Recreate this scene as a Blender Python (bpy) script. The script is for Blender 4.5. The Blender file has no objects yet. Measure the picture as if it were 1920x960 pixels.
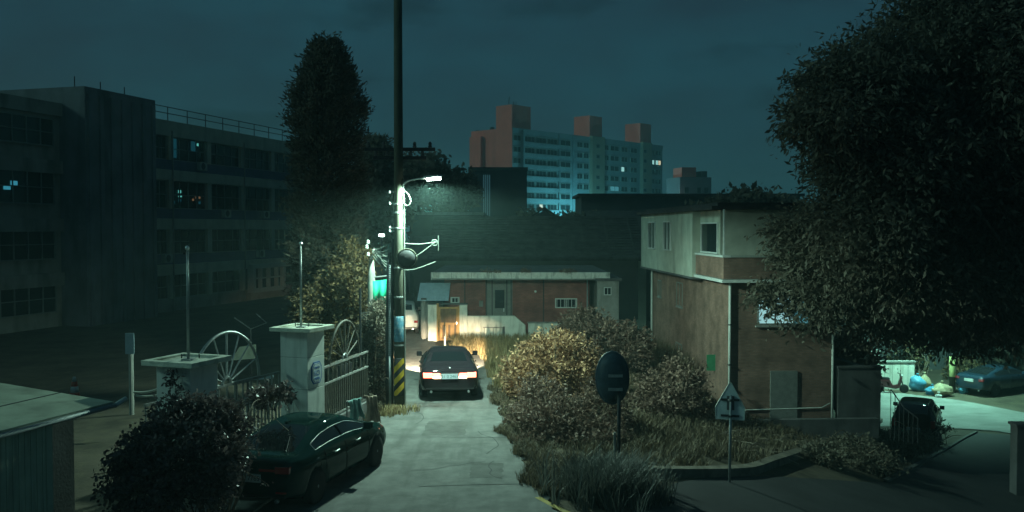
import bpy, bmesh, math, random
import numpy as np
from mathutils import Vector, Matrix

# ---------------------------------------------------------------- camera, sky, light, exposure
scene = bpy.context.scene
C = scene.collection
FPX, HC = 1700.0, 5.3                       # focal length in photo pixels, lens height above the alley
PITCH = math.atan(52.0 / FPX)
cam_d = bpy.data.cameras.new('camera')
cam_d.sensor_width = 36.0
cam_d.lens = 36.0 * FPX / 1920.0
cam_d.clip_start, cam_d.clip_end = 0.1, 4000.0
cam = bpy.data.objects.new('camera', cam_d)
C.objects.link(cam)
cam.location = (0, 0, HC)
cam.rotation_euler = (math.pi / 2 - PITCH, 0, 0)
scene.camera = cam

world = bpy.data.worlds.new('World')
scene.world = world
world.use_nodes = True
wn, wl = world.node_tree.nodes, world.node_tree.links
wn.clear()
w_out = wn.new('ShaderNodeOutputWorld')
w_bg = wn.new('ShaderNodeBackground')
w_tc = wn.new('ShaderNodeTexCoord')
w_map = wn.new('ShaderNodeMapping')
w_map.inputs['Scale'].default_value = (1.0, 1.0, 2.6)
w_map.inputs['Location'].default_value = (5.2, 0.7, 0.1)
w_n1 = wn.new('ShaderNodeTexNoise')
w_n1.inputs['Scale'].default_value = 2.3
w_n1.inputs['Detail'].default_value = 7
w_n1.inputs['Roughness'].default_value = 0.62
w_r1 = wn.new('ShaderNodeValToRGB')
w_r1.color_ramp.elements[0].position = 0.34
w_r1.color_ramp.elements[0].color = (0.0108, 0.0220, 0.0370, 1)
w_r1.color_ramp.elements[1].position = 0.70
w_r1.color_ramp.elements[1].color = (0.0120, 0.0530, 0.0760, 1)
w_n2 = wn.new('ShaderNodeTexNoise')
w_n2.inputs['Scale'].default_value = 6.5
w_n2.inputs['Detail'].default_value = 6
w_r2 = wn.new('ShaderNodeValToRGB')          # small darker scraps of cloud
w_r2.color_ramp.elements[0].position = 0.56
w_r2.color_ramp.elements[0].color = (1, 1, 1, 1)
w_r2.color_ramp.elements[1].position = 0.68
w_r2.color_ramp.elements[1].color = (0.66, 0.60, 0.62, 1)
w_mx = wn.new('ShaderNodeMixRGB')
w_mx.blend_type = 'MULTIPLY'
w_mx.inputs[0].default_value = 1.0
wl.new(w_tc.outputs['Generated'], w_map.inputs['Vector'])
wl.new(w_map.outputs[0], w_n1.inputs['Vector'])
wl.new(w_map.outputs[0], w_n2.inputs['Vector'])
wl.new(w_n1.outputs['Fac'], w_r1.inputs[0])
wl.new(w_n2.outputs['Fac'], w_r2.inputs[0])
wl.new(w_r1.outputs[0], w_mx.inputs[1])
wl.new(w_r2.outputs[0], w_mx.inputs[2])
wl.new(w_mx.outputs[0], w_bg.inputs['Color'])
w_bg.inputs['Strength'].default_value = 1.15
wl.new(w_bg.outputs[0], w_out.inputs['Surface'])

sun_d = bpy.data.lights.new('moon_light', 'SUN')
sun_d.energy = 0.66
sun_d.color = (0.46, 1.0, 0.86)
sun_d.angle = math.radians(12)
sun = bpy.data.objects.new('moon_light', sun_d)
C.objects.link(sun)
_d = Vector((0.90, 0.10, -0.46)).normalized()      # light travels right and away from the lens
sun.rotation_euler = _d.to_track_quat('-Z', 'Y').to_euler()

scene.view_settings.view_transform = 'Standard'
scene.view_settings.look = 'None'
scene.view_settings.exposure = 0.0
scene.view_settings.gamma = 1.0
scene.view_settings.use_curve_mapping = False

# ---------------------------------------------------------------- helpers
random.seed(7)
R = math.radians

def S(t):
    t = max(0.0, min(1.0, t))
    return t * t * (3 - 2 * t)

def hz(x, y):
    """height of the ground"""
    return -3.4 * S((x - 1.5) / 17) - 0.7 * S((-9 - x) / 10)

def ray(u, v):
    a, b = (u - 960) / FPX, (480 - v) / FPX
    return Vector((a, math.cos(PITCH) + b * math.sin(PITCH), -math.sin(PITCH) + b * math.cos(PITCH)))

def px(u, v, Y):
    d = ray(u, v)
    return Vector((0, 0, HC)) + d * (Y / d.y)

def gz(u, v, z=0.0):
    d = ray(u, v)
    return Vector((0, 0, HC)) + d * ((z - HC) / d.z)

def gt(u, v):
    """the point of the ground at a place of the picture"""
    z = 0.0
    for _ in range(60):
        p = gz(u, v, z)
        z = 0.5 * z + 0.5 * hz(p.x, p.y)
    p = gz(u, v, z)
    return Vector((p.x, p.y, hz(p.x, p.y)))

class MB:
    def __init__(s):
        s.v, s.f = [], []
    def add(s, vs, fs):
        o = len(s.v)
        s.v += [tuple(p) for p in vs]
        s.f += [tuple(i + o for i in f) for f in fs]
        return s
    def box(s, x0, x1, y0, y1, z0, z1, m=None):
        vs = [Vector(p) for p in ((x0, y0, z0), (x1, y0, z0), (x1, y1, z0), (x0, y1, z0), (x0, y0, z1), (x1, y0, z1), (x1, y1, z1), (x0, y1, z1))]
        if m is not None:
            vs = [m @ p for p in vs]
        return s.add(vs, [(0, 3, 2, 1), (4, 5, 6, 7), (0, 1, 5, 4), (1, 2, 6, 5), (2, 3, 7, 6), (3, 0, 4, 7)])
    def cbox(s, c, d, m=None):
        mm = Matrix.Translation(Vector(c)) @ (m if m is not None else Matrix())
        return s.box(-d[0] / 2, d[0] / 2, -d[1] / 2, d[1] / 2, -d[2] / 2, d[2] / 2, mm)
    def prism(s, poly, y0, y1, m=None):
        """polygon in x,z (counter-clockwise seen from -y) swept along y"""
        n = len(poly)
        vs = [Vector((p[0], y0, p[1])) for p in poly] + [Vector((p[0], y1, p[1])) for p in poly]
        if m is not None:
            vs = [m @ p for p in vs]
        return s.add(vs, [tuple(range(n)), tuple(range(2 * n - 1, n - 1, -1))] + [(i, i + n, (i + 1) % n + n, (i + 1) % n) for i in range(n)])
    def plan(s, poly, z0, z1, m=None):
        n = len(poly)
        vs = [Vector((p[0], p[1], z0)) for p in poly] + [Vector((p[0], p[1], z1)) for p in poly]
        if m is not None:
            vs = [m @ p for p in vs]
        return s.add(vs, [tuple(range(n - 1, -1, -1)), tuple(range(n, 2 * n))] + [(i, (i + 1) % n, (i + 1) % n + n, i + n) for i in range(n)])
    def tube(s, pts, r, n=8, cap=True):
        pts = [Vector(p) for p in pts]
        rs = r if isinstance(r, (list, tuple)) else [r] * len(pts)
        vs, fs = [], []
        ref = None
        for i, p in enumerate(pts):
            t = (pts[min(i + 1, len(pts) - 1)] - pts[max(i - 1, 0)]).normalized()
            if ref is None:
                ref = Vector((0, 0, 1)) if abs(t.z) < 0.9 else Vector((1, 0, 0))
            a = (ref - t * ref.dot(t)).normalized()
            ref = a
            b = t.cross(a)
            for k in range(n):
                q = 2 * math.pi * k / n
                vs.append(p + (a * math.cos(q) + b * math.sin(q)) * rs[i])
        for i in range(len(pts) - 1):
            for k in range(n):
                k2 = (k + 1) % n
                fs.append((i * n + k, i * n + k2, (i + 1) * n + k2, (i + 1) * n + k))
        if cap:
            fs.append(tuple(range(n - 1, -1, -1)))
            fs.append(tuple((len(pts) - 1) * n + k for k in range(n)))
        return s.add(vs, fs)
    def lathe(s, prof, n=20, m=None):
        """profile of (radius, z), turned round z"""
        vs, fs = [], []
        for r, z in prof:
            for k in range(n):
                q = 2 * math.pi * k / n
                p = Vector((r * math.cos(q), r * math.sin(q), z))
                vs.append(m @ p if m is not None else p)
        for i in range(len(prof) - 1):
            for k in range(n):
                k2 = (k + 1) % n
                fs.append((i * n + k, i * n + k2, (i + 1) * n + k2, (i + 1) * n + k))
        fs.append(tuple(range(n - 1, -1, -1)))
        fs.append(tuple((len(prof) - 1) * n + k for k in range(n)))
        return s.add(vs, fs)
    def mesh(s, name, smooth=False):
        me = bpy.data.meshes.new(name)
        me.from_pydata(s.v, [], s.f)
        me.update()
        if smooth:
            me.polygons.foreach_set('use_smooth', [True] * len(me.polygons))
        return me
    def build(s, name, m, parent=None, smooth=False, bevel=0.0, seg=2):
        o = bpy.data.objects.new(name, s.mesh(name, smooth))
        o.data.materials.append(m)
        C.objects.link(o)
        if parent is not None:
            o.parent = parent
        if bevel:
            b = o.modifiers.new('edge', 'BEVEL')
            b.width, b.segments, b.limit_method, b.angle_limit = bevel, seg, 'ANGLE', R(40)
        return o

def share(me, name, m_unused, parent, loc=(0, 0, 0), rz=0.0, scale=None):
    o = bpy.data.objects.new(name, me)
    C.objects.link(o)
    o.parent = parent
    o.location = loc
    o.rotation_euler = (0, 0, rz)
    if scale:
        o.scale = scale
    return o

def tag(o, label=None, cat=None, group=None, kind=None):
    if label: o['label'] = label
    if cat:
        o['category'] = cat
        kind = kind or 'thing'
    if group: o['group'] = group
    if kind: o['kind'] = kind
    return o

def thing(name, label, cat, loc=(0, 0, 0), rz=0.0, group=None):
    o = bpy.data.objects.new(name, None)
    o.empty_display_size = 0.2
    C.objects.link(o)
    o.location = loc
    o.rotation_euler = (0, 0, rz)
    return tag(o, label, cat, group)

def copy_tree(o, parent=None):
    c = o.copy()
    C.objects.link(c)
    c.parent = parent
    for ch in list(o.children):
        copy_tree(ch, c)
    return c

def bez(pts, n=16):
    """smooth curve through points (Catmull-Rom)"""
    P = [Vector(p) for p in pts]
    P = [P[0] * 2 - P[1]] + P + [P[-1] * 2 - P[-2]]
    out = []
    for i in range(1, len(P) - 2):
        for k in range(n):
            t = k / n
            a, b, c, d = P[i - 1], P[i], P[i + 1], P[i + 2]
            out.append(0.5 * ((2 * b) + (c - a) * t + (2 * a - 5 * b + 4 * c - d) * t * t + (3 * b - a - 3 * c + d) * t ** 3))
    out.append(P[-2])
    return out

def sag(a, b, s, n=12):
    a, b = Vector(a), Vector(b)
    return [a.lerp(b, t / n) - Vector((0, 0, 4 * s * (t / n) * (1 - t / n))) for t in range(n + 1)]

def text_mesh(fc):
    o = bpy.data.objects.new('lettering', fc)
    C.objects.link(o)
    me = bpy.data.meshes.new_from_object(o.evaluated_get(bpy.context.evaluated_depsgraph_get()))
    bpy.data.objects.remove(o)
    return me

# ---------------------------------------------------------------- materials
def mat(name, col, rough=0.8, var=0.25, scale=3.0, bump=0.0, bscale=40.0, metal=0.0, spec=0.3, col2=None, coat=0.0, stain=None):
    m = bpy.data.materials.new(name)
    m.use_nodes = True
    n, l = m.node_tree.nodes, m.node_tree.links
    b = n['Principled BSDF']
    b.inputs['Roughness'].default_value = rough
    b.inputs['Metallic'].default_value = metal
    b.inputs['Specular IOR Level'].default_value = spec
    if coat:
        b.inputs['Coat Weight'].default_value = coat
        b.inputs['Coat Roughness'].default_value = 0.04
    tc = n.new('ShaderNodeTexCoord')
    no = n.new('ShaderNodeTexNoise')
    no.inputs['Scale'].default_value = scale
    no.inputs['Detail'].default_value = 6
    no.inputs['Roughness'].default_value = 0.62
    l.new(tc.outputs['Object'], no.inputs['Vector'])
    rp = n.new('ShaderNodeValToRGB')
    c2 = col2 if col2 else tuple(min(1, c * (1 + var)) for c in col)
    c1 = tuple(c * (1 - var) for c in col)
    rp.color_ramp.elements[0].position, rp.color_ramp.elements[1].position = 0.32, 0.68
    rp.color_ramp.elements[0].color = (*c1, 1)
    rp.color_ramp.elements[1].color = (*c2, 1)
    l.new(no.outputs['Fac'], rp.inputs[0])
    src = rp.outputs[0]
    if stain:                                    # streaks that run down, or blotches, of another colour: (colour, amount, scale vector)
        mp = n.new('ShaderNodeMapping')
        mp.inputs['Scale'].default_value = stain[2]
        l.new(tc.outputs['Object'], mp.inputs['Vector'])
        n3 = n.new('ShaderNodeTexNoise')
        n3.inputs['Scale'].default_value = 1.0
        n3.inputs['Detail'].default_value = 5
        l.new(mp.outputs[0], n3.inputs['Vector'])
        r3 = n.new('ShaderNodeValToRGB')
        r3.color_ramp.elements[0].position, r3.color_ramp.elements[1].position = 0.50, 0.72
        r3.color_ramp.elements[0].color = (0, 0, 0, 1)
        r3.color_ramp.elements[1].color = (stain[1],) * 3 + (1,)
        l.new(n3.outputs['Fac'], r3.inputs[0])
        mx = n.new('ShaderNodeMixRGB')
        l.new(r3.outputs[0], mx.inputs[0])
        l.new(src, mx.inputs[1])
        mx.inputs[2].default_value = (*stain[0], 1)
        src = mx.outputs[0]
    l.new(src, b.inputs['Base Color'])
    if bump:
        n2 = n.new('ShaderNodeTexNoise')
        n2.inputs['Scale'].default_value = bscale
        n2.inputs['Detail'].default_value = 4
        l.new(tc.outputs['Object'], n2.inputs['Vector'])
        bp = n.new('ShaderNodeBump')
        bp.inputs['Strength'].default_value = bump
        bp.inputs['Distance'].default_value = 0.02
        l.new(n2.outputs['Fac'], bp.inputs['Height'])
        l.new(bp.outputs[0], b.inputs['Normal'])
    return m

def mat_brick(name, c1, c2, mortar, axis='x', w=0.20, h=0.067, stain=None):
    m = bpy.data.materials.new(name)
    m.use_nodes = True
    n, l = m.node_tree.nodes, m.node_tree.links
    b = n['Principled BSDF']
    b.inputs['Roughness'].default_value = 0.85
    b.inputs['Specular IOR Level'].default_value = 0.2
    tc = n.new('ShaderNodeTexCoord')
    sp = n.new('ShaderNodeSeparateXYZ')
    cb = n.new('ShaderNodeCombineXYZ')
    l.new(tc.outputs['Object'], sp.inputs[0])
    ge = n.new('ShaderNodeNewGeometry')                   # bricks run along x or y, by the way the wall faces
    tr = n.new('ShaderNodeVectorTransform')
    tr.vector_type, tr.convert_from, tr.convert_to = 'NORMAL', 'WORLD', 'OBJECT'
    l.new(ge.outputs['True Normal'], tr.inputs[0])
    sn = n.new('ShaderNodeSeparateXYZ')
    l.new(tr.outputs[0], sn.inputs[0])
    ab = n.new('ShaderNodeMath'); ab.operation = 'ABSOLUTE'
    l.new(sn.outputs['X'], ab.inputs[0])
    gt5 = n.new('ShaderNodeMath'); gt5.operation = 'GREATER_THAN'; gt5.inputs[1].default_value = 0.5
    l.new(ab.outputs[0], gt5.inputs[0])
    mxx = n.new('ShaderNodeMix')
    l.new(gt5.outputs[0], mxx.inputs[0])
    l.new(sp.outputs['X'], mxx.inputs[2])
    l.new(sp.outputs['Y'], mxx.inputs[3])
    l.new(mxx.outputs[0], cb.inputs[0])
    l.new(sp.outputs['Z'], cb.inputs[1])
    br = n.new('ShaderNodeTexBrick')
    br.inputs['Scale'].default_value = 1.0
    br.inputs['Brick Width'].default_value = w
    br.inputs['Row Height'].default_value = h
    br.inputs['Mortar Size'].default_value = 0.007
    br.inputs['Mortar Smooth'].default_value = 0.2
    br.inputs['Color1'].default_value = (*c1, 1)
    br.inputs['Color2'].default_value = (*c2, 1)
    br.inputs['Mortar'].default_value = (*mortar, 1)
    l.new(cb.outputs[0], br.inputs['Vector'])
    no = n.new('ShaderNodeTexNoise')
    no.inputs['Scale'].default_value = 1.3
    no.inputs['Detail'].default_value = 6
    l.new(tc.outputs['Object'], no.inputs['Vector'])
    rp = n.new('ShaderNodeValToRGB')
    rp.color_ramp.elements[0].position, rp.color_ramp.elements[1].position = 0.3, 0.7
    rp.color_ramp.elements[0].color = (0.55, 0.55, 0.55, 1)
    rp.color_ramp.elements[1].color = (1.15, 1.12, 1.1, 1)
    l.new(no.outputs['Fac'], rp.inputs[0])
    mx = n.new('ShaderNodeMixRGB')
    mx.blend_type = 'MULTIPLY'
    mx.inputs[0].default_value = 1
    l.new(br.outputs['Color'], mx.inputs[1])
    l.new(rp.outputs[0], mx.inputs[2])
    l.new(mx.outputs[0], b.inputs['Base Color'])
    bp = n.new('ShaderNodeBump')
    bp.inputs['Strength'].default_value = 0.7
    bp.inputs['Distance'].default_value = 0.01
    bp.invert = True
    l.new(br.outputs['Fac'], bp.inputs['Height'])
    l.new(bp.outputs[0], b.inputs['Normal'])
    return m

def mat_leaf(name, dark, mid, light, rough=0.6, trans=0.25):
    m = bpy.data.materials.new(name)
    m.use_nodes = True
    n, l = m.node_tree.nodes, m.node_tree.links
    b = n['Principled BSDF']
    b.inputs['Roughness'].default_value = rough
    b.inputs['Specular IOR Level'].default_value = 0.25
    ge = n.new('ShaderNodeNewGeometry')
    rp = n.new('ShaderNodeValToRGB')
    rp.color_ramp.elements[0].color = (*dark, 1)
    rp.color_ramp.elements[1].color = (*light, 1)
    e = rp.color_ramp.elements.new(0.55)
    e.color = (*mid, 1)
    l.new(ge.outputs['Random Per Island'], rp.inputs[0])
    l.new(rp.outputs[0], b.inputs['Base Color'])
    tl = n.new('ShaderNodeBsdfTranslucent')
    l.new(rp.outputs[0], tl.inputs['Color'])
    ms = n.new('ShaderNodeMixShader')
    ms.inputs[0].default_value = trans
    l.new(b.outputs[0], ms.inputs[1])
    l.new(tl.outputs[0], ms.inputs[2])
    l.new(ms.outputs[0], n['Material Output'].inputs['Surface'])
    return m

def mat_emit(name, col, strength):
    m = bpy.data.materials.new(name)
    m.use_nodes = True
    b = m.node_tree.nodes['Principled BSDF']
    b.inputs['Base Color'].default_value = (0.3, 0.3, 0.3, 1)
    b.inputs['Emission Color'].default_value = (*col, 1)
    b.inputs['Emission Strength'].default_value = strength
    return m

def mat_glass(name, tint=(0.02, 0.03, 0.035), see=0.45, rough=0.06, spec=0.5):
    """a window pane: part mirror, part see-through"""
    m = bpy.data.materials.new(name)
    m.use_nodes = True
    n, l = m.node_tree.nodes, m.node_tree.links
    b = n['Principled BSDF']
    b.inputs['Base Color'].default_value = (*tint, 1)
    b.inputs['Roughness'].default_value = rough
    b.inputs['Specular IOR Level'].default_value = spec
    t = n.new('ShaderNodeBsdfTransparent')
    t.inputs[0].default_value = (0.8, 0.9, 0.9, 1)
    ms = n.new('ShaderNodeMixShader')
    ms.inputs[0].default_value = see
    l.new(b.outputs[0], ms.inputs[1])
    l.new(t.outputs[0], ms.inputs[2])
    l.new(ms.outputs[0], n['Material Output'].inputs['Surface'])
    return m

M = {}
M['soil'] = mat('soil_ground', (0.075, 0.060, 0.042), 0.95, 0.4, 0.7, 0.6, 9, stain=((0.11, 0.09, 0.055), 0.8, (2.2, 2.2, 2.2)))
M['alley'] = mat('worn_concrete_asphalt', (0.150, 0.152, 0.145), 0.88, 0.30, 1.9, 0.5, 60, stain=((0.080, 0.080, 0.076), 0.8, (2.4, 0.30, 1)))
M['asphalt'] = mat('dark_asphalt', (0.042, 0.042, 0.044), 0.85, 0.25, 0.8, 0.35, 70, stain=((0.035, 0.036, 0.038), 0.7, (0.8, 0.8, 1)))
M['lane'] = mat('pale_lane_concrete', (0.26, 0.27, 0.25), 0.88, 0.18, 0.6, 0.3, 40, stain=((0.13, 0.13, 0.12), 0.6, (0.5, 1.2, 1)))
M['kerb'] = mat('kerb_stone', (0.11, 0.11, 0.10), 0.85, 0.3, 4, 0.3, 30)
M['yellow_paint'] = mat('yellow_road_paint', (0.42, 0.31, 0.06), 0.7, 0.25, 9, stain=((0.15, 0.14, 0.11), 0.8, (9, 9, 9)))
M['white_paint'] = mat('white_road_paint', (0.55, 0.55, 0.52), 0.7, 0.25, 9, stain=((0.15, 0.15, 0.14), 0.8, (7, 7, 7)))
M['concrete'] = mat('weathered_concrete', (0.27, 0.27, 0.25), 0.9, 0.25, 1.7, 0.3, 30, stain=((0.11, 0.11, 0.10), 0.7, (3.5, 3.5, 0.5)))
M['dark_concrete'] = mat('dark_concrete', (0.10, 0.10, 0.10), 0.9, 0.3, 1.2, 0.3, 20, stain=((0.05, 0.05, 0.05), 0.7, (2, 2, 0.4)))
M['tile_white'] = mat('white_washed_wall', (0.66, 0.66, 0.58), 0.75, 0.12, 2.2, 0.15, 25, stain=((0.30, 0.29, 0.24), 0.75, (5.0, 5.0, 0.9)))
M['pillar'] = mat('pillar_render', (0.60, 0.62, 0.58), 0.8, 0.10, 2.5, 0.12, 30, stain=((0.30, 0.33, 0.30), 0.6, (6, 6, 0.7)))
M['pillar_cap'] = mat('pillar_cap_slab', (0.55, 0.56, 0.47), 0.8, 0.16, 5, 0.2, 30, stain=((0.16, 0.17, 0.12), 0.8, (4, 4, 4)))
M['fascia'] = mat('painted_fascia', (0.72, 0.73, 0.66), 0.8, 0.15, 4, 0.2, 30, stain=((0.10, 0.10, 0.08), 0.9, (3.2, 3.2, 1.2)))
M['brick_red'] = mat_brick('red_brick', (0.26, 0.095, 0.080), (0.33, 0.125, 0.105), (0.15, 0.105, 0.095))
M['brick_brown'] = mat_brick('brown_brick', (0.235, 0.14, 0.105), (0.31, 0.185, 0.14), (0.20, 0.165, 0.15))
M['plaster'] = mat('pale_plaster', (0.42, 0.44, 0.37), 0.85, 0.15, 1.5, 0.2, 25, stain=((0.22, 0.23, 0.19), 0.7, (1.6, 1.6, 0.4)))
M['dark_roof'] = mat('dark_roofing', (0.045, 0.046, 0.048), 0.9, 0.4, 2, 0.4, 12)
M['pipe'] = mat('pale_drain_pipe', (0.50, 0.52, 0.48), 0.55, 0.12, 4)
M['metal'] = mat('galvanised_steel', (0.36, 0.38, 0.38), 0.5, 0.2, 12, metal=0.55)
M['dark_metal'] = mat('dark_painted_steel', (0.04, 0.042, 0.045), 0.5, 0.3, 10, metal=0.2)
M['fence_paint'] = mat('grey_fence_paint', (0.21, 0.21, 0.20), 0.6, 0.2, 9, stain=((0.10, 0.07, 0.05), 0.7, (8, 8, 8)))
M['wood'] = mat('varnished_gate_wood', (0.46, 0.25, 0.09), 0.55, 0.25, 5, stain=((0.26, 0.13, 0.05), 0.7, (14, 14, 1.2)))
M['wood_dark'] = mat('dark_gate_panel', (0.17, 0.11, 0.065), 0.7, 0.3, 6, stain=((0.09, 0.06, 0.04), 0.7, (16, 16, 1)))
M['green_tarp'] = mat('green_tarpaulin', (0.02, 0.42, 0.25), 0.6, 0.15, 2)
M['blue_board'] = mat('pale_blue_board', (0.32, 0.42, 0.48), 0.6, 0.12, 4)
M['green_board'] = mat('green_board', (0.04, 0.20, 0.10), 0.6, 0.15, 4)
M['pole'] = mat('utility_pole_concrete', (0.075, 0.076, 0.056), 0.95, 0.14, 3, 0.15, 40, stain=((0.05, 0.05, 0.04), 0.6, (9, 9, 0.7)))
M['black'] = mat('black_rubber', (0.018, 0.018, 0.02), 0.75, 0.3, 20)
M['stripe_y'] = mat('yellow_guard_wrap', (0.62, 0.40, 0.03), 0.6, 0.15, 6, stain=((0.25, 0.18, 0.05), 0.6, (9, 9, 5)))
M['conduit'] = mat('grey_conduit', (0.23, 0.26, 0.27), 0.55, 0.15, 12)
M['blue_wrap'] = mat('blue_notice_wrap', (0.10, 0.26, 0.36), 0.6, 0.3, 9, stain=((0.45, 0.48, 0.47), 0.8, (14, 14, 9)))
M['cable'] = mat('pale_cable', (0.19, 0.21, 0.19), 0.5, 0.1, 8)
M['porcelain'] = mat('white_porcelain', (0.50, 0.50, 0.48), 0.25, 0.05, 8, spec=0.6)
M['shed_roof'] = mat('shed_roof_sheet', (0.33, 0.36, 0.28), 0.75, 0.2, 1.6, 0.2, 20, stain=((0.16, 0.17, 0.13), 0.7, (2.2, 2.2, 2.2)))
M['shed_wall'] = mat('shed_wall_sheet', (0.38, 0.42, 0.32), 0.7, 0.15, 2, stain=((0.19, 0.20, 0.15), 0.7, (7, 7, 0.7)))
M['school_band'] = mat('school_floor_band', (0.40, 0.39, 0.31), 0.85, 0.18, 0.7, stain=((0.26, 0.25, 0.20), 0.7, (1.5, 1.5, 0.3)))
M['school_blue'] = mat('school_blue_spandrel', (0.085, 0.09, 0.14), 0.8, 0.2, 1)
M['school_wall'] = mat('school_wall', (0.25, 0.24, 0.21), 0.9, 0.2, 0.6, stain=((0.06, 0.062, 0.055), 0.7, (0.9, 0.9, 0.25)))
M['school_tower'] = mat('school_stair_tower', (0.15, 0.155, 0.17), 0.9, 0.25, 0.5, stain=((0.035, 0.040, 0.05), 0.7, (0.9, 0.9, 0.25)))
M['frame_pale'] = mat('pale_window_frame', (0.34, 0.36, 0.32), 0.6, 0.12, 6)
M['frame_white'] = mat('white_window_frame', (0.58, 0.60, 0.57), 0.55, 0.1, 6)
M['frame_dark'] = mat('grey_window_frame', (0.19, 0.20, 0.185), 0.6, 0.15, 6)
M['glass'] = mat_glass('window_glass')
M['glass_dark'] = mat_glass('dark_window_glass', (0.016, 0.022, 0.028), 0.0, 0.12, 0.35)
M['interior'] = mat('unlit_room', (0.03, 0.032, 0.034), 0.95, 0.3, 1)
M['apt_wall'] = mat('apartment_paint', (0.30, 0.34, 0.36), 0.85, 0.10, 0.15, stain=((0.19, 0.21, 0.23), 0.6, (0.4, 0.4, 0.08)))
M['apt_red'] = mat('apartment_terracotta_paint', (0.80, 0.19, 0.15), 0.85, 0.12, 0.15, stain=((0.56, 0.14, 0.11), 0.6, (0.4, 0.4, 0.08)))
M['apt_brown'] = mat('apartment_stair_paint', (0.30, 0.24, 0.18), 0.85, 0.12, 0.15)
M['far_wall'] = mat('far_building_wall', (0.21, 0.20, 0.22), 0.9, 0.15, 0.2)
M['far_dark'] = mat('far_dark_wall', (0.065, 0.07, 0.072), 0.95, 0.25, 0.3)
M['bark'] = mat('tree_bark', (0.075, 0.062, 0.048), 0.95, 0.35, 6, 0.6, 20)
M['twig'] = mat('dry_twigs', (0.16, 0.12, 0.085), 0.9, 0.3, 6)
M['leaf_dark'] = mat_leaf('dark_tree_leaves', (0.11, 0.095, 0.070), (0.15, 0.130, 0.098), (0.20, 0.175, 0.13), trans=0.4)
M['leaf_fir'] = mat_leaf('conifer_needles', (0.09, 0.078, 0.06), (0.12, 0.105, 0.08), (0.16, 0.14, 0.105), trans=0.4)
M['leaf_olive'] = mat_leaf('olive_brown_leaves', (0.050, 0.036, 0.018), (0.105, 0.072, 0.034), (0.19, 0.125, 0.055))
M['leaf_grey'] = mat_leaf('grey_brown_leaves', (0.055, 0.048, 0.038), (0.12, 0.10, 0.078), (0.22, 0.18, 0.135))
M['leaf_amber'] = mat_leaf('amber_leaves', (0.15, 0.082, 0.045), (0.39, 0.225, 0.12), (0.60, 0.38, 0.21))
M['leaf_brown'] = mat_leaf('brown_shrub_leaves', (0.085, 0.056, 0.043), (0.19, 0.125, 0.094), (0.31, 0.21, 0.155))
M['leaf_purple'] = mat_leaf('dull_purple_leaves', (0.075, 0.058, 0.056), (0.13, 0.10, 0.096), (0.24, 0.185, 0.17), rough=0.4)
M['grass_dry'] = mat_leaf('dry_straw_grass', (0.15, 0.11, 0.055), (0.28, 0.21, 0.10), (0.42, 0.33, 0.17))
M['grass_brown'] = mat_leaf('brown_dead_grass', (0.07, 0.052, 0.035), (0.13, 0.10, 0.062), (0.22, 0.17, 0.11))
M['grass_grey'] = mat_leaf('grey_green_grass', (0.055, 0.056, 0.050), (0.10, 0.105, 0.092), (0.18, 0.18, 0.155))
M['red_cone'] = mat('orange_red_plastic', (0.50, 0.06, 0.03), 0.5, 0.15, 8)
M['sign_back'] = mat('bare_aluminium', (0.60, 0.66, 0.65), 0.55, 0.10, 7, metal=0.0, stain=((0.40, 0.45, 0.45), 0.6, (9, 9, 3)))
M['patch'] = mat('repair_patch', (0.105, 0.105, 0.10), 0.9, 0.25, 2.5, 0.5, 60)
M['mirror_back'] = mat('blue_grey_mirror_shell', (0.030, 0.055, 0.075), 0.55, 0.3, 6, stain=((0.02, 0.035, 0.055), 0.7, (7, 7, 3)))
M['plaque_blue'] = mat('blue_enamel', (0.03, 0.13, 0.36), 0.45, 0.12, 8)
M['plaque_white'] = mat('white_enamel', (0.62, 0.66, 0.66), 0.45, 0.08, 8)
M['cloth_brown'] = mat('faded_brown_cloth', (0.23, 0.17, 0.13), 0.95, 0.3, 6)
M['cloth_teal'] = mat('faded_teal_cloth', (0.12, 0.22, 0.21), 0.95, 0.3, 6)
M['rubbish_blue'] = mat('blue_plastic_sack', (0.08, 0.28, 0.42), 0.45, 0.3, 7)
M['rubbish_tan'] = mat('tan_woven_sack', (0.36, 0.30, 0.19), 0.8, 0.3, 7)
M['rubbish_white'] = mat('white_plastic_sack', (0.50, 0.52, 0.50), 0.45, 0.2, 7)
# car materials
M['paint_black'] = mat('black_violet_car_paint', (0.022, 0.018, 0.022), 0.6, 0.05, 1, spec=0.0, coat=0.45)
M['paint_teal'] = mat('dark_green_car_paint', (0.007, 0.026, 0.024), 0.6, 0.05, 1, spec=0.0, coat=0.45)
M['paint_white'] = mat('white_car_paint', (0.62, 0.64, 0.60), 0.3, 0.05, 1, coat=0.7)
M['paint_grey'] = mat('dark_grey_car_paint', (0.012, 0.012, 0.014), 0.6, 0.05, 1, spec=0.0, coat=0.4)
M['paint_blue'] = mat('dark_blue_car_paint', (0.012, 0.03, 0.05), 0.25, 0.05, 1, coat=0.8)
M['car_glass'] = mat_glass('tinted_car_glass', (0.010, 0.013, 0.015), 0.0, 0.03, 0.6)
M['tyre'] = mat('tyre_rubber', (0.02, 0.02, 0.021), 0.8, 0.2, 20)
M['rim'] = mat('alloy_rim', (0.22, 0.23, 0.24), 0.3, 0.1, 9, metal=0.9)
M['chrome'] = mat('chrome_trim', (0.75, 0.77, 0.77), 0.32, 0.03, 9, metal=1.0)
M['trim'] = mat('dull_window_trim', (0.30, 0.32, 0.31), 0.45, 0.03, 9, metal=0.8)
M['tail_red'] = mat('unlit_red_lens', (0.30, 0.008, 0.014), 0.15, 0.1, 9, spec=0.6, coat=0.6)
M['tail_lit'] = mat_emit('lit_red_lens', (1.0, 0.15, 0.08), 8.0)
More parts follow.
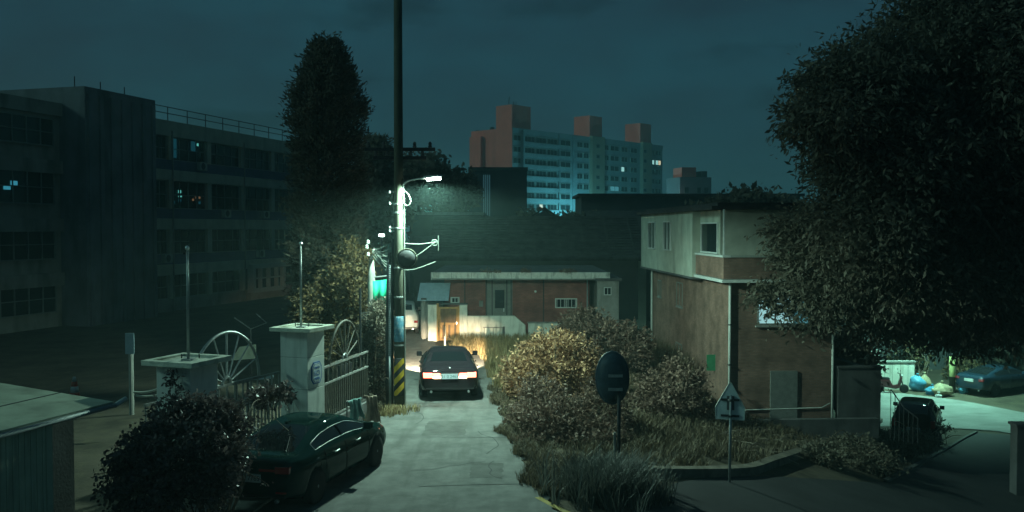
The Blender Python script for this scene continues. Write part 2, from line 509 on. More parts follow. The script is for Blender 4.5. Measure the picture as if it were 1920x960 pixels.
M['tail_hot'] = mat_emit('lit_amber_lens', (1.0, 0.66, 0.34), 24.0)
M['head_clear'] = mat('clear_headlight', (0.55, 0.57, 0.55), 0.12, 0.05, 9, spec=0.8, coat=0.8)
M['head_lit'] = mat_emit('lit_headlight', (1.0, 0.78, 0.45), 12.0)
M['plate'] = mat('licence_plate', (0.55, 0.60, 0.58), 0.5, 0.05, 9)
M['plate_green'] = mat('pale_green_plate', (0.40, 0.60, 0.52), 0.5, 0.05, 9)
M['plate_ink'] = mat('plate_lettering', (0.03, 0.05, 0.05), 0.6, 0.05, 9)
M['plate_ink_soft'] = mat('plate_lettering_green', (0.12, 0.30, 0.27), 0.6, 0.05, 9)
# lights
M['lamp_lit'] = mat_emit('lit_lamp_lens', (0.80, 1.0, 0.86), 60.0)
M['far_lamp'] = mat_emit('far_lamp_lens', (0.75, 1.0, 0.90), 12.0)
M['win_teal'] = mat_emit('lit_window_teal', (0.45, 0.95, 0.90), 0.75)
M['win_warm'] = mat_emit('lit_window_warm', (1.0, 0.85, 0.55), 0.70)
M['win_dim'] = mat_emit('dim_lit_window', (0.10, 0.42, 0.50), 0.45)
M['glint_teal'] = mat_emit('teal_pane_reflection', (0.25, 0.95, 0.85), 2.6)  # the glints are glow put in for lights mirrored in school panes
M['glint_blue'] = mat_emit('blue_pane_reflection', (0.06, 0.45, 0.62), 0.45)
M['glint_warm'] = mat_emit('warm_pane_reflection', (1.0, 0.45, 0.22), 0.9)
M['win_bright'] = mat_emit('bright_window', (0.45, 0.88, 0.90), 0.60)
M['fence_brown'] = mat('dark_brown_fence_bars', (0.085, 0.075, 0.062), 0.7, 0.3, 9)  # darker brown tone for bars and wheel of the right gate leaf
M['bank_stone'] = mat('brown_bank_stone', (0.17, 0.145, 0.115), 0.9, 0.3, 3, 0.5, 20, stain=((0.08, 0.07, 0.055), 0.7, (4, 4, 4)))
M['strip'] = mat_emit('dim_strip_light', (0.12, 0.38, 0.48), 0.16)
M['plate_lit'] = mat_emit('lit_number_plate', (0.45, 0.85, 0.80), 0.55)
M['stripe_pale'] = mat('pale_yellow_wrap', (0.55, 0.58, 0.25), 0.6, 0.15, 6)
M['red_cone_dark'] = mat('dark_red_scooter_paint', (0.10, 0.02, 0.025), 0.35, 0.1, 5, coat=0.5)
M['twig_pale'] = mat('pale_sticks', (0.26, 0.21, 0.16), 0.9, 0.3, 6)

# ---------------------------------------------------------------- ground and roads
def axis(lo, hi, fine_lo, fine_hi, step, far):
    a = list(np.arange(fine_lo, fine_hi + 1e-6, step))
    s, x = step, fine_lo
    left = []
    while x > lo:
        s *= 1.35
        x -= s
        left.append(x)
    s, x = step, fine_hi
    right = []
    while x < hi:
        s *= 1.35
        x += s
        right.append(x)
    return left[::-1] + a + right

gx = axis(-480, 480, -20, 32, 0.5, 0)
gy = axis(-60, 560, 4, 62, 0.8, 0)
gm = MB()
gm.v = [(x, y, hz(x, y)) for y in gy for x in gx]
nx = len(gx)
gm.f = [(j * nx + i, j * nx + i + 1, (j + 1) * nx + i + 1, (j + 1) * nx + i) for j in range(len(gy) - 1) for i in range(nx - 1)]
tag(gm.build('ground', M['soil'], smooth=True), 'brown soil ground falling away to the road on the right', kind='structure')

def resample(pts, n):
    P = bez([Vector((p[0], p[1], 0)) for p in pts], 12)
    d = [0]
    for a, b in zip(P, P[1:]):
        d.append(d[-1] + (b - a).length)
    out = []
    for k in range(n):
        t = d[-1] * k / (n - 1)
        i = min(max(np.searchsorted(d, t) - 1, 0), len(P) - 2)
        f = (t - d[i]) / max(1e-9, d[i + 1] - d[i])
        out.append(P[i].lerp(P[i + 1], min(1, max(0, f))))
    return out

def strip(name, m, L, Rr, off, label, n=80, k=14, ragged=0.0):
    A, B = resample(L, n), resample(Rr, n)
    if ragged:
        rr_ = random.Random(3)
        for i in range(n):
            for E in (A, B):
                E[i] += Vector((ragged * (math.sin(i * 0.9) * 0.5 + math.sin(i * 2.3 + 1) * 0.4 + rr_.uniform(-0.6, 0.6)), 0, 0))
    mb = MB()
    for a, b in zip(A, B):
        for j in range(k + 1):
            p = a.lerp(b, j / k)
            mb.v.append((p.x, p.y, hz(p.x, p.y) + off))
    w = k + 1
    mb.f = [(i * w + j, i * w + j + 1, (i + 1) * w + j + 1, (i + 1) * w + j) for i in range(n - 1) for j in range(k)]
    return tag(mb.build(name, m, smooth=True), label, kind='structure')

def line_on_ground(mb, pts, w, h, off, n=60):
    """a kerb or painted line that follows the ground"""
    A = resample(pts, n)
    vs, fs = [], []
    for i, p in enumerate(A):
        t = (A[min(i + 1, n - 1)] - A[max(i - 1, 0)]).normalized()
        s = Vector((t.y, -t.x, 0)) * (w / 2)
        for q, z in ((p - s, off - 0.05 if h else off), (p - s, off + h), (p + s, off + h), (p + s, off - 0.05 if h else off)):
            vs.append((q.x, q.y, hz(q.x, q.y) + z))
    for i in range(n - 1):
        for a, b in (((0, 1), (1, 2), (2, 3)) if h else ((1, 2),)):
            fs.append((i * 4 + a, i * 4 + b, (i + 1) * 4 + b, (i + 1) * 4 + a))
    return mb.add(vs, fs)

alley_L = [(-6.3, 5), (-6.1, 12), (-5.75, 17), (-5.3, 20.6), (-4.3, 23.6), (-3.55, 26.0), (-3.9, 30), (-4.5, 34.5), (-5.2, 38.5), (-6.5, 44), (-7.6, 52), (-8.6, 62)]
alley_R = [(3.6, 5), (2.7, 11), (1.55, 15), (0.78, 17.1), (0.42, 19.4), (0.07, 22.4), (-0.25, 26), (-0.62, 30.5), (-0.95, 35), (-1.6, 39.3), (-3.6, 42.0), (-4.3, 62)]
strip('alley_road', M['alley'], alley_L, alley_R, 0.03, 'worn grey alley road running from the lens to the white wall', 260, 16, 0.10)
g2 = lambda u, v: tuple(gt(u, v))[:2]
side_L = [g2(*p) for p in ((1130, 1010), (1200, 950), (1260, 910), (1330, 899), (1420, 895), (1540, 900), (1660, 905), (1705, 882), (1750, 857), (1795, 831), (1830, 812))]
side_R = [g2(*p) for p in ((1500, 1150), (1620, 1130), (1740, 1100), (1860, 1060), (1960, 1010), (2030, 960), (2070, 910), (2090, 875), (2090, 850), (2060, 835), (2010, 825))]
strip('side_road', M['asphalt'], side_L, side_R, 0.026, 'unlit asphalt side road dropping to the right', 90, 14)
lane_L = [g2(*p) for p in ((1560, 722), (1650, 733), (1720, 742), (1800, 752), (1920, 775), (2040, 800))]
lane_R = [g2(*p) for p in ((1610, 800), (1665, 801), (1740, 803), (1850, 808), (1920, 818), (2040, 838))]
strip('lower_lane', M['lane'], lane_L, lane_R, 0.032, 'pale lamp-lit lane crossing below the trees', 60, 14)
tag(line_on_ground(MB(), side_L[6:], 0.12, 0.06, 0.03).build('road_kerb', M['kerb']), 'thin pale kerb curving along the side road', kind='structure')
tag(line_on_ground(MB(), [(0.50, 17.62), (0.80, 17.05), (1.10, 16.55), (1.6, 15.8)], 0.13, 0, 0.036).build('yellow_line', M['yellow_paint']), 'yellow painted edge line at the mouth of the alley', kind='structure')
bank_line = [g2(*p) for p in ((1225, 893), (1310, 893), (1400, 889), (1450, 873), (1500, 855), (1580, 822), (1650, 792))]
tag(line_on_ground(MB(), bank_line, 0.22, 0.20, 0.0).build('bank_wall', M['bank_stone']), 'low brownish retaining wall along the foot of the bank', 'wall')
# cracks / patches in the alley surface
pm = MB()
for (x0, y0, x1, y1) in ((-1.9, 18.35, 0.5, 18.55),):
    line_on_ground(pm, [(x0, y0), ((x0 + x1) / 2, (y0 + y1) / 2 + 0.03), (x1, y1)], 0.035, 0, 0.035, 20)
rj = random.Random(5)
for (x, y, L_, a_) in ((-2.6, 24.2, 3.0, 1.2), (-0.6, 21.0, 2.6, 1.75), (-1.6, 30.5, 2.4, 0.3), (-2.2, 19.6, 1.8, 0.25), (-0.2, 18.9, 1.6, 2.2)):
    pts, q = [(x, y)], a_
    for _ in range(6):
        q += rj.uniform(-0.5, 0.5)
        pts.append((pts[-1][0] + L_ / 6 * math.cos(q), pts[-1][1] + L_ / 6 * math.sin(q)))
    line_on_ground(pm, pts, 0.018, 0, 0.035, 40)
for y in (22.7, 27.2, 32.4, 36.5):
    xa, xb = np.interp(y, [p[1] for p in alley_L], [p[0] for p in alley_L]), np.interp(y, [p[1] for p in alley_R], [p[0] for p in alley_R])
    line_on_ground(pm, [(xa + 0.1, y), ((xa + xb) / 2, y + 0.03), (xb - 0.1, y - 0.02)], 0.022, 0, 0.0345, 30)
tag(pm.build('road_joint', M['asphalt']), 'dark joint crossing the alley surface', kind='structure')

# ---------------------------------------------------------------- windows
_wcache = {}
def window(parent, x0, x1, z0, z1, y, cols=2, rows=1, frame='frame_pale', glass='glass', fw=0.06, depth=0.10, pane_mats=None, face='y', name='window', mull=0.7):
    """a framed window on a wall that faces -y (or -x): a frame mesh and one pane object for each pane"""
    w, h = x1 - x0, z1 - z0
    key = (round(w, 3), round(h, 3), cols, rows, fw, depth, frame)
    if key not in _wcache:
        mb = MB()
        mb.box(0, w, 0, depth, 0, fw).box(0, w, 0, depth, h - fw, h)
        mb.box(0, fw, 0, depth, fw, h - fw).box(w - fw, w, 0, depth, fw, h - fw)
        mw = fw * mull
        for c in range(1, cols):
            xc = w * c / cols
            mb.box(xc - mw / 2, xc + mw / 2, 0.004, depth - 0.004, fw, h - fw)
        for r in range(1, rows):
            zc = h * r / rows
            for c in range(cols):
                a = w * c / cols + (mw / 2 if c else fw)
                b = w * (c + 1) / cols - (mw / 2 if c < cols - 1 else fw)
                mb.box(a, b, 0.008, depth - 0.008, zc - mw / 2, zc + mw / 2)
        fm = mb.mesh('window_frame')
        fm.materials.append(M[frame])
        pw, ph = w / cols - mw * 0.6, h / rows - mw * 0.6
        pmesh = MB().box(0, pw, 0, 0.012, 0, ph).mesh('pane')
        pmesh.materials.append(M[glass])
        _wcache[key] = (fm, pmesh, pw, ph, mw)
    fm, pmesh, pw, ph, mw = _wcache[key]
    o = bpy.data.objects.new(name, fm)
    C.objects.link(o)
    o.parent = parent
    if face == 'y':
        o.location = (x0, y, z0)
    else:                                   # wall facing -x: local x runs towards -y
        o.location = (y, x1, z0)
        o.rotation_euler = (0, 0, -math.pi / 2)
    for r in range(rows):
        for c in range(cols):
            p = bpy.data.objects.new('pane', pmesh)
            C.objects.link(p)
            p.parent = o
            p.location = (w * (c + 0.5) / cols - pw / 2, depth * 0.6, h * (r + 0.5) / rows - ph / 2)
            if pane_mats and pane_mats.get((c, r)):
                p.material_slots[0].link = 'OBJECT'
                p.material_slots[0].material = M[pane_mats[(c, r)]]
            elif glass != 'glass':
                p.material_slots[0].link = 'OBJECT'
                p.material_slots[0].material = M[glass]
    return o

# ---------------------------------------------------------------- school
sc_y0 = 62.0
sc = thing('school_building', 'long dark school block with four rows of windows and roof railing', 'building', (-25.2, sc_y0, -0.7), math.atan2(0.96, 0.279))
SX0, SX1 = -0.3, 22.2
Z = [3.4, 6.7, 10.2, 13.7]                # tops of the floor bands, above the yard
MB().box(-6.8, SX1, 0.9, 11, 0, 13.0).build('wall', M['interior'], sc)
MB().box(-40, -6.8, 0.6, 11, 0, 13.3).build('wall', M['school_wall'], sc)
MB().box(-6.8, SX0, -1.3, 10.9, 0, 14.6).build('stair_tower', M['school_tower'], sc)
for k in range(4):
    MB().box(SX0, SX1, 0.25, 0.95, Z[k] - 0.75 if k < 3 else Z[k] - 1.1, Z[k]).build('floor_band', M['school_band'], sc)
    if k < 3:
        MB().box(SX0, SX1, 0.42, 0.93, Z[k] + 0.0, Z[k] + 0.72).build('spandrel', M['school_blue'], sc)
MB().box(SX0, SX1, 0.42, 0.93, 0.0, 0.9).build('spandrel', M['school_wall'], sc)
colx = [-0.05, 3.5, 8.1, 12.7, 17.3, 21.9]
floors = [(0.9, 2.65), (4.12, 5.95), (7.42, 9.45), (10.92, 12.6)]
for x in colx:
    for (a, b) in floors:
        MB().box(x - 0.25, x + 0.25, 0.33, 0.95, a, b).build('pier', M['school_band'], sc)
lit = {(1, 2): {(2, 1): 'win_dim'}, (3, 0): {}}
for bi in range(5):
    for fi, (a, b) in enumerate(floors):
        if bi == 3 and fi == 0:
            continue
        pmx = None
        if bi == 1 and fi == 3:
            pmx = {(0, 0): 'glint_blue_dim', (0, 1): 'glint_blue_dim'}
        window(sc, colx[bi] + 0.25, colx[bi + 1] - 0.25, a, b, 0.55, 4, 2, 'frame_dark', fw=0.07, pane_mats=None)
# the pale projecting window frame on the ground floor
bw = window(sc, 13.2, 18.3, 0.65, 3.0, -0.25, 4, 2, 'frame_pale', fw=0.34, depth=0.6, name='bay_window', mull=0.3)
# left wing: bands and plain windows
for k in range(4):
    MB().box(-40, -6.8, 0.35, 0.62, Z[k] - 0.9, Z[k] - 0.1).build('floor_band', M['school_wall'], sc)
for bi in range(6):
    for fi, (a, b) in enumerate(floors):
        window(sc, -11.6 - 4.8 * bi, -7.4 - 4.8 * bi, a, b, 0.42, 4, 2, 'frame_dark', fw=0.07, depth=0.14)
# roof railing
rl = MB()
for z in (14.25, 14.7):
    rl.tube([(-6.0, 0.5, z), (SX1, 0.5, z)], 0.03, 6)
rl.build('roof_rail', M['dark_metal'], sc)
post = MB().tube([(0, 0, 0), (0, 0, 1.05)], 0.035, 6).mesh('rail_post')
post.materials.append(M['dark_metal'])
for k in range(13):
    share(post, 'rail_post', None, sc, (-5.6 + 2.25 * k, 0.5, 13.68 if k > 2 else 14.4))
for k in range(7):
    MB().box(-6.6 + 0.98 * k, -6.3 + 0.98 * k, -1.42, -1.302, 0.0, 14.2).build('tower_fin', M['school_tower'], sc)
for x, z in ((2.2, 3.55), (9.5, 6.85), (15.2, 6.85), (6.4, 10.35), (14.4, 3.55)):
    ac = MB().box(x, x + 0.85, -0.08, 0.25, z, z + 0.62).build('air_conditioner', M['frame_pale'], sc, bevel=0.02)
    MB().lathe([(0.24, 0), (0.26, 0.01), (0.22, 0.02)], 16, Matrix.Translation((x + 0.34, -0.081, z + 0.31)) @ Matrix.Rotation(math.pi / 2, 4, 'X')).build('fan_grille', M['dark_metal'], ac)
for x in (3.5, 12.7, 21.9):
    MB().tube([(x, 0.20, 13.0), (x, 0.20, 0)], 0.06, 8).build('drain_pipe', M['school_wall'], sc)
# glowing boxes that stand in for far lights reflected in the panes: (local x, z, colour, size)
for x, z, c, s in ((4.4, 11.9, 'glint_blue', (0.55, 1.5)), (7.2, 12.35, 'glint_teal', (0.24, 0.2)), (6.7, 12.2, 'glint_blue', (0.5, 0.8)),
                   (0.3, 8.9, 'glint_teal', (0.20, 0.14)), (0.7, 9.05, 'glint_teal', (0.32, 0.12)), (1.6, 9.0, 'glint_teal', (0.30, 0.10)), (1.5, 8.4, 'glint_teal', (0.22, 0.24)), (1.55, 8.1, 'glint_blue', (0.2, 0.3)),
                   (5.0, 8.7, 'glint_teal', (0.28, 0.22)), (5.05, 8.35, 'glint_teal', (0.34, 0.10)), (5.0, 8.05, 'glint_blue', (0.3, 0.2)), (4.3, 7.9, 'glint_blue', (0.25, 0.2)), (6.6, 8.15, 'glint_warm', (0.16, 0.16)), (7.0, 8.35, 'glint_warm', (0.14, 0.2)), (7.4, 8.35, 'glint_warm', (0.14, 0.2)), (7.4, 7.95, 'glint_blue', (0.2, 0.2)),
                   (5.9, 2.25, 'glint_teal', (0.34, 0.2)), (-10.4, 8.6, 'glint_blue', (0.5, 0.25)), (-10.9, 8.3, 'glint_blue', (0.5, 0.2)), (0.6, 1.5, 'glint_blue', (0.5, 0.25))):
    MB().box(x - s[0] / 2, x + s[0] / 2, 0.72 if x > -6 else 0.50, 0.78 if x > -6 else 0.56, z - s[1] / 2, z + s[1] / 2).build('pane_reflection', M[c], sc)

# ---------------------------------------------------------------- apartment block far behind
AZ = 0.8
ap = thing('apartment_block', 'tall far apartment block with three roof towers and terracotta end wall', 'building', (0, 216, AZ), math.atan2(0.737, 0.676))
TOP = 29.2 - AZ
SH = 2.72
MB().box(0, 64.5, 0, 13.4, -6, TOP - 1).build('wall', M['apt_wall'], ap)
MB().box(-0.15, 0.0, -0.15, 13.6, -6, TOP).build('end_wall', M['apt_red'], ap)
MB().box(0.0, 64.5, -0.15, 0.0, TOP - 1.2, TOP).build('parapet', M['apt_wall'], ap)
MB().box(-1.1, -0.15, 9.4, 13.2, -4, TOP - 1.5).build('end_bay', M['apt_red'], ap)
for x0, x1, z1, y0 in ((0.6, 7.4, 5.6, 0.6), (30.0, 35.4, 5.6, 0.0), (53.2, 58.6, 5.6, 0.0)):
    MB().box(x0, x1, y0, y0 + 5.2, TOP - 1, TOP + z1).build('roof_tower', M['apt_red'], ap)
MB().box(30.0, 35.4, -1.0, -0.0, -6, TOP + 0.2).build('stair_shaft', M['apt_brown'], ap)
MB().box(53.2, 57.6, -1.0, -0.0, -6, TOP + 0.2).build('stair_shaft', M['apt_brown'], ap)
MB().box(17.0, 17.4, -0.55, 0.0, -6, TOP - 0.3).build('pier', M['apt_wall'], ap)
MB().box(22.6, 24.2, -0.55, 0.0, -6, TOP - 0.3).build('pier', M['apt_wall'], ap)
MB().box(3.3, 3.8, -0.75, 0.0, -6, TOP - 0.3).build('pier', M['apt_wall'], ap)
for k in range(10):
    zf = TOP - 1.2 - SH * (k + 1)
    MB().box(3.8, 17.0, -0.5, 0.0, zf - 0.05, zf + 0.85).build('balcony_band', M['apt_wall'], ap)
    for x0, x1, cols, y in ((0.5, 3.0, 2, -0.13), (4.3, 8.1, 3, -0.13), (8.6, 12.4, 3, -0.13), (12.9, 16.6, 3, -0.13), (18.0, 22.0, 2, -0.13),
                            (24.6, 27.0, 2, -0.13), (27.4, 29.6, 2, -0.13), (36.0, 38.4, 2, -0.13), (39.0, 43.0, 2, -0.13), (44.0, 47.0, 2, -0.13), (48.4, 51.6, 2, -0.13), (58.0, 60.2, 2, -0.13), (60.8, 63.6, 2, -0.13)):
        pmx = None
        if x0 == 60.8 and k == 1: pmx = {(0, 0): 'win_teal', (1, 0): 'win_warm'}
        if x0 == 58.0 and k == 1: pmx = {(1, 0): 'win_teal'}
        if x0 == 44.0 and k == 2: pmx = {(0, 0): 'win_teal'}
        if x0 == 39.0 and k == 4: pmx = {(1, 0): 'win_dim', (0, 0): 'win_dim'}
        if x0 == 24.6 and k == 7: pmx = {(0, 0): 'win_dim', (1, 0): 'win_dim'}
        if x0 == 8.6 and k == 6: pmx = {(1, 0): 'win_warm'}
        if x0 == 39.0 and k == 7: pmx = {(0, 0): 'win_dim'}
        window(ap, x0, x1, zf + 0.9, zf + 2.3, y, cols, 1, 'frame_pale', 'glass_dark', fw=0.10, depth=0.12, pane_mats=pmx)
    for x0 in (31.6, 53.4):
        window(ap, x0, x0 + 1.5, zf + 1.1, zf + 2.1, -1.06, 1, 1, 'frame_dark', 'glass_dark', fw=0.10, depth=0.06)
for x, y, h in ((4.0, 5, 3.2), (5.6, 5, 2.2), (7.6, 6, 2.4)):
    MB().tube([(x, y, TOP + 5.0), (x + 0.5, y, TOP + 5 + h)], 0.10, 6).build('roof_aerial', M['dark_metal'], ap)
for y, h in ((12.5, 1.2), (7.5, 1.6)):
    MB().lathe([(0.5, 0), (0.6, 0.3), (0.55, h), (0.2, h + 0.2)], 10, Matrix.Translation((1.0, y, TOP - 1))).build('roof_vent', M['far_dark'], ap)

# a lamp that stands in the estate yard and washes the foot of the block
el = thing('estate_lamp', 'far lamp whose cyan light washes the foot of the apartment block', 'street lamp', (ap.matrix_basis @ Vector((17, -9, -6))))
MB().tube([(0, 0, 0), (0, 0, 9.0)], [0.12, 0.08], 8).build('pole', M['metal'], el)
MB().lathe([(0.15, 9.0), (0.38, 9.1), (0.38, 9.4), (0.1, 9.55)], 12).build('lamp_head', M['far_lamp'], el)
ld = bpy.data.lights.new('estate_lamp_light', 'POINT')
ld.energy, ld.color, ld.shadow_soft_size = 20000, (0.16, 0.85, 1.0), 0.4
lo = bpy.data.objects.new('estate_lamp_light', ld)
C.objects.link(lo)
lo.parent = el
lo.location = (0, 0, 8.8)

# smaller block at the far right of it
fb = thing('far_flats', 'small dim far block of flats beside the tall apartment block', 'building', (37.0, 200, -3.4), R(12))
MB().box(0, 7.4, 0, 8, 0, 20.0).build('wall', M['far_wall'], fb)
MB().box(0.8, 4.2, 1, 6, 20.0, 22.2).build('roof_hut', M['apt_red'], fb)
MB().box(5.4, 6.8, 1, 4, 20.0, 21.4).build('roof_tank', M['far_dark'], fb)
for k in range(5):
    for x in (1.0, 3.9, 5.6):
        window(fb, x, x + 1.1, 4.4 + 3 * k, 5.8 + 3 * k, -0.1, 1, 1, 'frame_dark', 'glass_dark', fw=0.10, depth=0.1,
               pane_mats={(0, 0): 'win_teal'} if False else None)
MB().lathe([(0.12, 0), (0.26, 0.1), (0.26, 0.5), (0.1, 0.6)], 10, Matrix.Translation((-1.4, -2, 15.4))).build('lamp_head', M['far_lamp'], fb)
MB().tube([(-1.4, -2, 0), (-1.4, -2, 15.4)], 0.08, 6).build('lamp_pole', M['metal'], fb)

# dark buildings between the brick house and the apartments
def block(name, label, u0, u1, vt, Y, depth, m, cat='building', z0=-1.0, roof=None, rz=0.0):
    a, b = px(u0, vt, Y), px(u1, vt, Y)
    t = thing(name, label, cat, (a.x, Y, z0), rz)
    w, h = b.x - a.x, a.z - z0
    MB().box(0, w, 0, depth, 0, h).build('wall', M[m], t)
    return t, w, h

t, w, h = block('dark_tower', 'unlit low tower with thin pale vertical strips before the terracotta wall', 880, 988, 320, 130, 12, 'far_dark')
for k in range(4):
    MB().box(2.0 + 0.28 * k, 2.12 + 0.28 * k, -0.12, 0.0, 6.2, h - 0.6).build('strip_light', M['strip'] if 'strip' in M else M['frame_white'], t)
MB().box(-0.15, w + 0.15, -0.15, 12.15, h, h + 0.5).build('parapet', M['far_dark'], t)
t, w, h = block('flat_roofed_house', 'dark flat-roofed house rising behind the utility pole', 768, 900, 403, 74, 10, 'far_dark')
MB().box(-0.3, w + 0.3, -0.4, 10.2, h, h + 0.22).build('roof_slab', M['concrete'], t)
for k in range(3):
    window(t, 0.6 + 1.8 * k, 1.6 + 1.8 * k, 3.3, 4.5, -0.06, 2, 1, 'frame_dark', 'glass_dark', depth=0.06)

def tile_rows(t, w, d, a, r, e, n=16):
    """courses of tiles on the slope that faces the lens"""
    sl = math.atan2(r - a + 0.25, d + e)
    for k in range(n):
        f = (k + 0.5) / n
        yy, zz = -(d + e) * (1 - f), a - 0.25 + (r - a + 0.25) * f + 0.16 + 0.015
        MB().cbox((0, yy, zz), (2 * (w + e), (d + e) / n * 0.8, 0.05), Matrix.Rotation(sl + 0.06, 4, 'X')).build('tile_row', M['dark_roof'], t)
    for x in np.arange(-w, w + 0.1, 1.5):
        MB().cbox((x, -(d + e) / 2, (a - 0.25 + r) / 2 + 0.20), (0.10, math.hypot(d + e, r - a + 0.25), 0.05), Matrix.Rotation(sl, 4, 'X')).build('tile_ridge', M['dark_roof'], t)

def gable(name, label, x0, x1, y0, y1, z0, ze, zr, m='far_dark', along='x'):
    t = thing(name, label, 'house', ((x0 + x1) / 2, (y0 + y1) / 2, z0))
    w, d = (x1 - x0) / 2, (y1 - y0) / 2
    MB().box(-w, w, -d, d, 0, ze - z0).build('wall', M[m], t)
    e, th = 0.45, 0.16
    a, r = ze - z0, zr - z0
    if along == 'x':
        pl = [(-d - e, a - 0.25), (0, r - 0.0), (d + e, a - 0.25), (d + e, a - 0.25 + th), (0, r + th), (-d - e, a - 0.25 + th)]
        q = Matrix.Rotation(math.pi / 2, 4, 'Z')
        mb = MB()
        for i in (0, 1):
            if i == 0: poly = [pl[0], pl[1], pl[4], pl[5]]
            else: poly = [pl[1], pl[2], pl[3], pl[4]]
            MB().prism(poly, -w - e, w + e, q).build('roof_slope', M['dark_roof'], t)
        MB().add([q @ Vector((-d, y, a)) for y in (-w, w)] + [q @ Vector((0, y, r - 0.1)) for y in (-w, w)] + [q @ Vector((d, y, a)) for y in (-w, w)], [(0, 2, 4), (1, 5, 3)]).build('gable_wall', M[m], t)
    else:
        pl = [(-w - e, a - 0.25), (0, r), (w + e, a - 0.25), (w + e, a - 0.25 + th), (0, r + th), (-w - e, a - 0.25 + th)]
        MB().prism([pl[0], pl[1], pl[4], pl[5]], -d - e, d + e).build('roof_slope', M['dark_roof'], t)
        MB().prism([pl[1], pl[2], pl[3], pl[4]], -d - e, d + e).build('roof_slope', M['dark_roof'], t)
        MB().add([Vector((-w, y, a)) for y in (-d, d)] + [Vector((0, y, r - 0.1)) for y in (-d, d)] + [Vector((w, y, a)) for y in (-d, d)], [(0, 4, 2), (1, 3, 5)]).build('gable_wall', M[m], t)
    return t
t = gable('tiled_house', 'dark tiled roof house directly behind the red brick house', -4.6, 7.6, 54.5, 63, -0.2, 3.6, 5.9)
tile_rows(t, 6.1, 4.25, 3.8, 6.1, 0.45)
gable('gabled_house', 'dark house with pointed gable below the apartment windows', 0.2, 5.8, 84, 92, -0.5, 5.2, 7.1, along='y')
gable('gabled_house', 'low dark house whose roof meets the pale upper storey', 6.5, 16, 70, 80, -2, 4.4, 6.6)
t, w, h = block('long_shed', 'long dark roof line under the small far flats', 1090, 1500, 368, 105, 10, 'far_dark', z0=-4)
MB().box(-0.4, w + 0.4, -0.5, 10.4, h, h + 0.3).build('roof_slab', M['dark_roof'], t)
t, w, h = block('low_house', 'dim concrete house squeezed between red house and brick building', 1078, 1212, 470, 58, 9, 'school_wall', z0=-2)
MB().box(-0.2, w + 0.2, -0.3, 9.2, h, h + 0.2).build('roof_slab', M['dark_roof'], t)
window(t, 3.0, 4.0, 1.3, 2.6, -0.06, 2, 1, 'frame_dark', 'glass_dark', depth=0.06)
window(t, 3.0, 4.0, 4.0, 5.0, -0.06, 2, 1, 'frame_dark', 'glass_dark', depth=0.06)

# ---------------------------------------------------------------- red brick house
rh = thing('red_brick_house', 'low red brick house with stained pale roof fascia', 'house', (0, 44.5, 0))
hx0, hx1 = -3.32, 3.80
MB().box(hx0, -1.30, 0, 0.25, 0, 2.80).box(0.02, hx1, 0, 0.25, 0, 2.80).build('wall', M['brick_red'], rh)
MB().box(hx0 + 0.05, hx1 - 0.05, 0.55, 8, 0, 2.78).build('inner_wall', M['dark_concrete'], rh)
# entrance: dark door with side light, set back
MB().box(-1.30, 0.02, 0.30, 0.36, 0.0, 2.80).build('entrance_panel', M['frame_dark'], rh)
dr = MB().box(-0.92, -0.30, 0.22, 0.29, 0.3, 2.35).build('door', M['frame_dark'], rh, bevel=0.01)
MB().box(-0.84, -0.38, 0.20, 0.219, 1.35, 2.25).build('door_panel', M['glass_dark'], dr)
MB().tube([(-0.40, 0.17, 1.18), (-0.40, 0.17, 1.36)], 0.02, 6).build('handle', M['chrome'], dr)
for x in (-1.26, -0.98, -0.26, -0.04):
    MB().box(x - 0.03, x + 0.03, 0.24, 0.298, 0.3, 2.78).build('door_post', M['dark_concrete'], rh)
fa = MB().box(-3.9, 4.72, -0.95, -0.80, 2.82, 3.18).build('fascia', M['fascia'], rh, bevel=0.012)
MB().box(-3.9, 4.72, -0.80, 8.6, 2.86, 3.14).build('roof_slab', M['dark_concrete'], rh)
for k in range(9):
    x = -3.88 + 0.96 * k
    MB().box(x, x + 0.012, -0.956, -0.951, 2.83, 3.17).build('fascia_joint', M['dark_concrete'], fa)
# little barred windows
for x0, x1, z0, z1, n in ((2.12, 3.20, 1.38, 1.86, 6), (-3.02, -2.58, 1.62, 1.92, 3)):
    wi = window(rh, x0, x1, z0, z1, -0.06, 2, 1, 'frame_white', 'glass_dark', fw=0.05, depth=0.06)
    for k in range(n):
        xx = (x1 - x0) * (k + 0.5) / n
        MB().box(xx - 0.012, xx + 0.012, -0.03, -0.006, 0.05, z1 - z0 - 0.05).build('window_bar', M['frame_white'], wi)
MB().lathe([(0.0, 0), (0.055, 0.01), (0.06, 0.04)], 12, Matrix.Translation((1.15, -0.01, 2.2)) @ Matrix.Rotation(math.pi / 2, 4, 'X')).build('wall_vent', M['frame_white'], rh)
for x in (hx0 + 1.0, 1.55):
    MB().tube([(x, -0.03, 2.8), (x, -0.03, 0)], 0.025, 6).build('wall_cable', M['dark_metal'], rh)
MB().box(-1.62, -1.42, -0.10, -0.001, 1.45, 1.75).build('meter_box', M['concrete'], rh, bevel=0.01)
MB().tube([(3.70, -0.06, 2.8), (3.70, -0.06, 0.0)], 0.04, 8).build('down_pipe', M['conduit'], rh, smooth=True)
MB().tube([(-3.85, -0.99, 2.86), (4.68, -0.99, 2.84)], 0.035, 8).build('gutter', M['concrete'], rh, smooth=True)
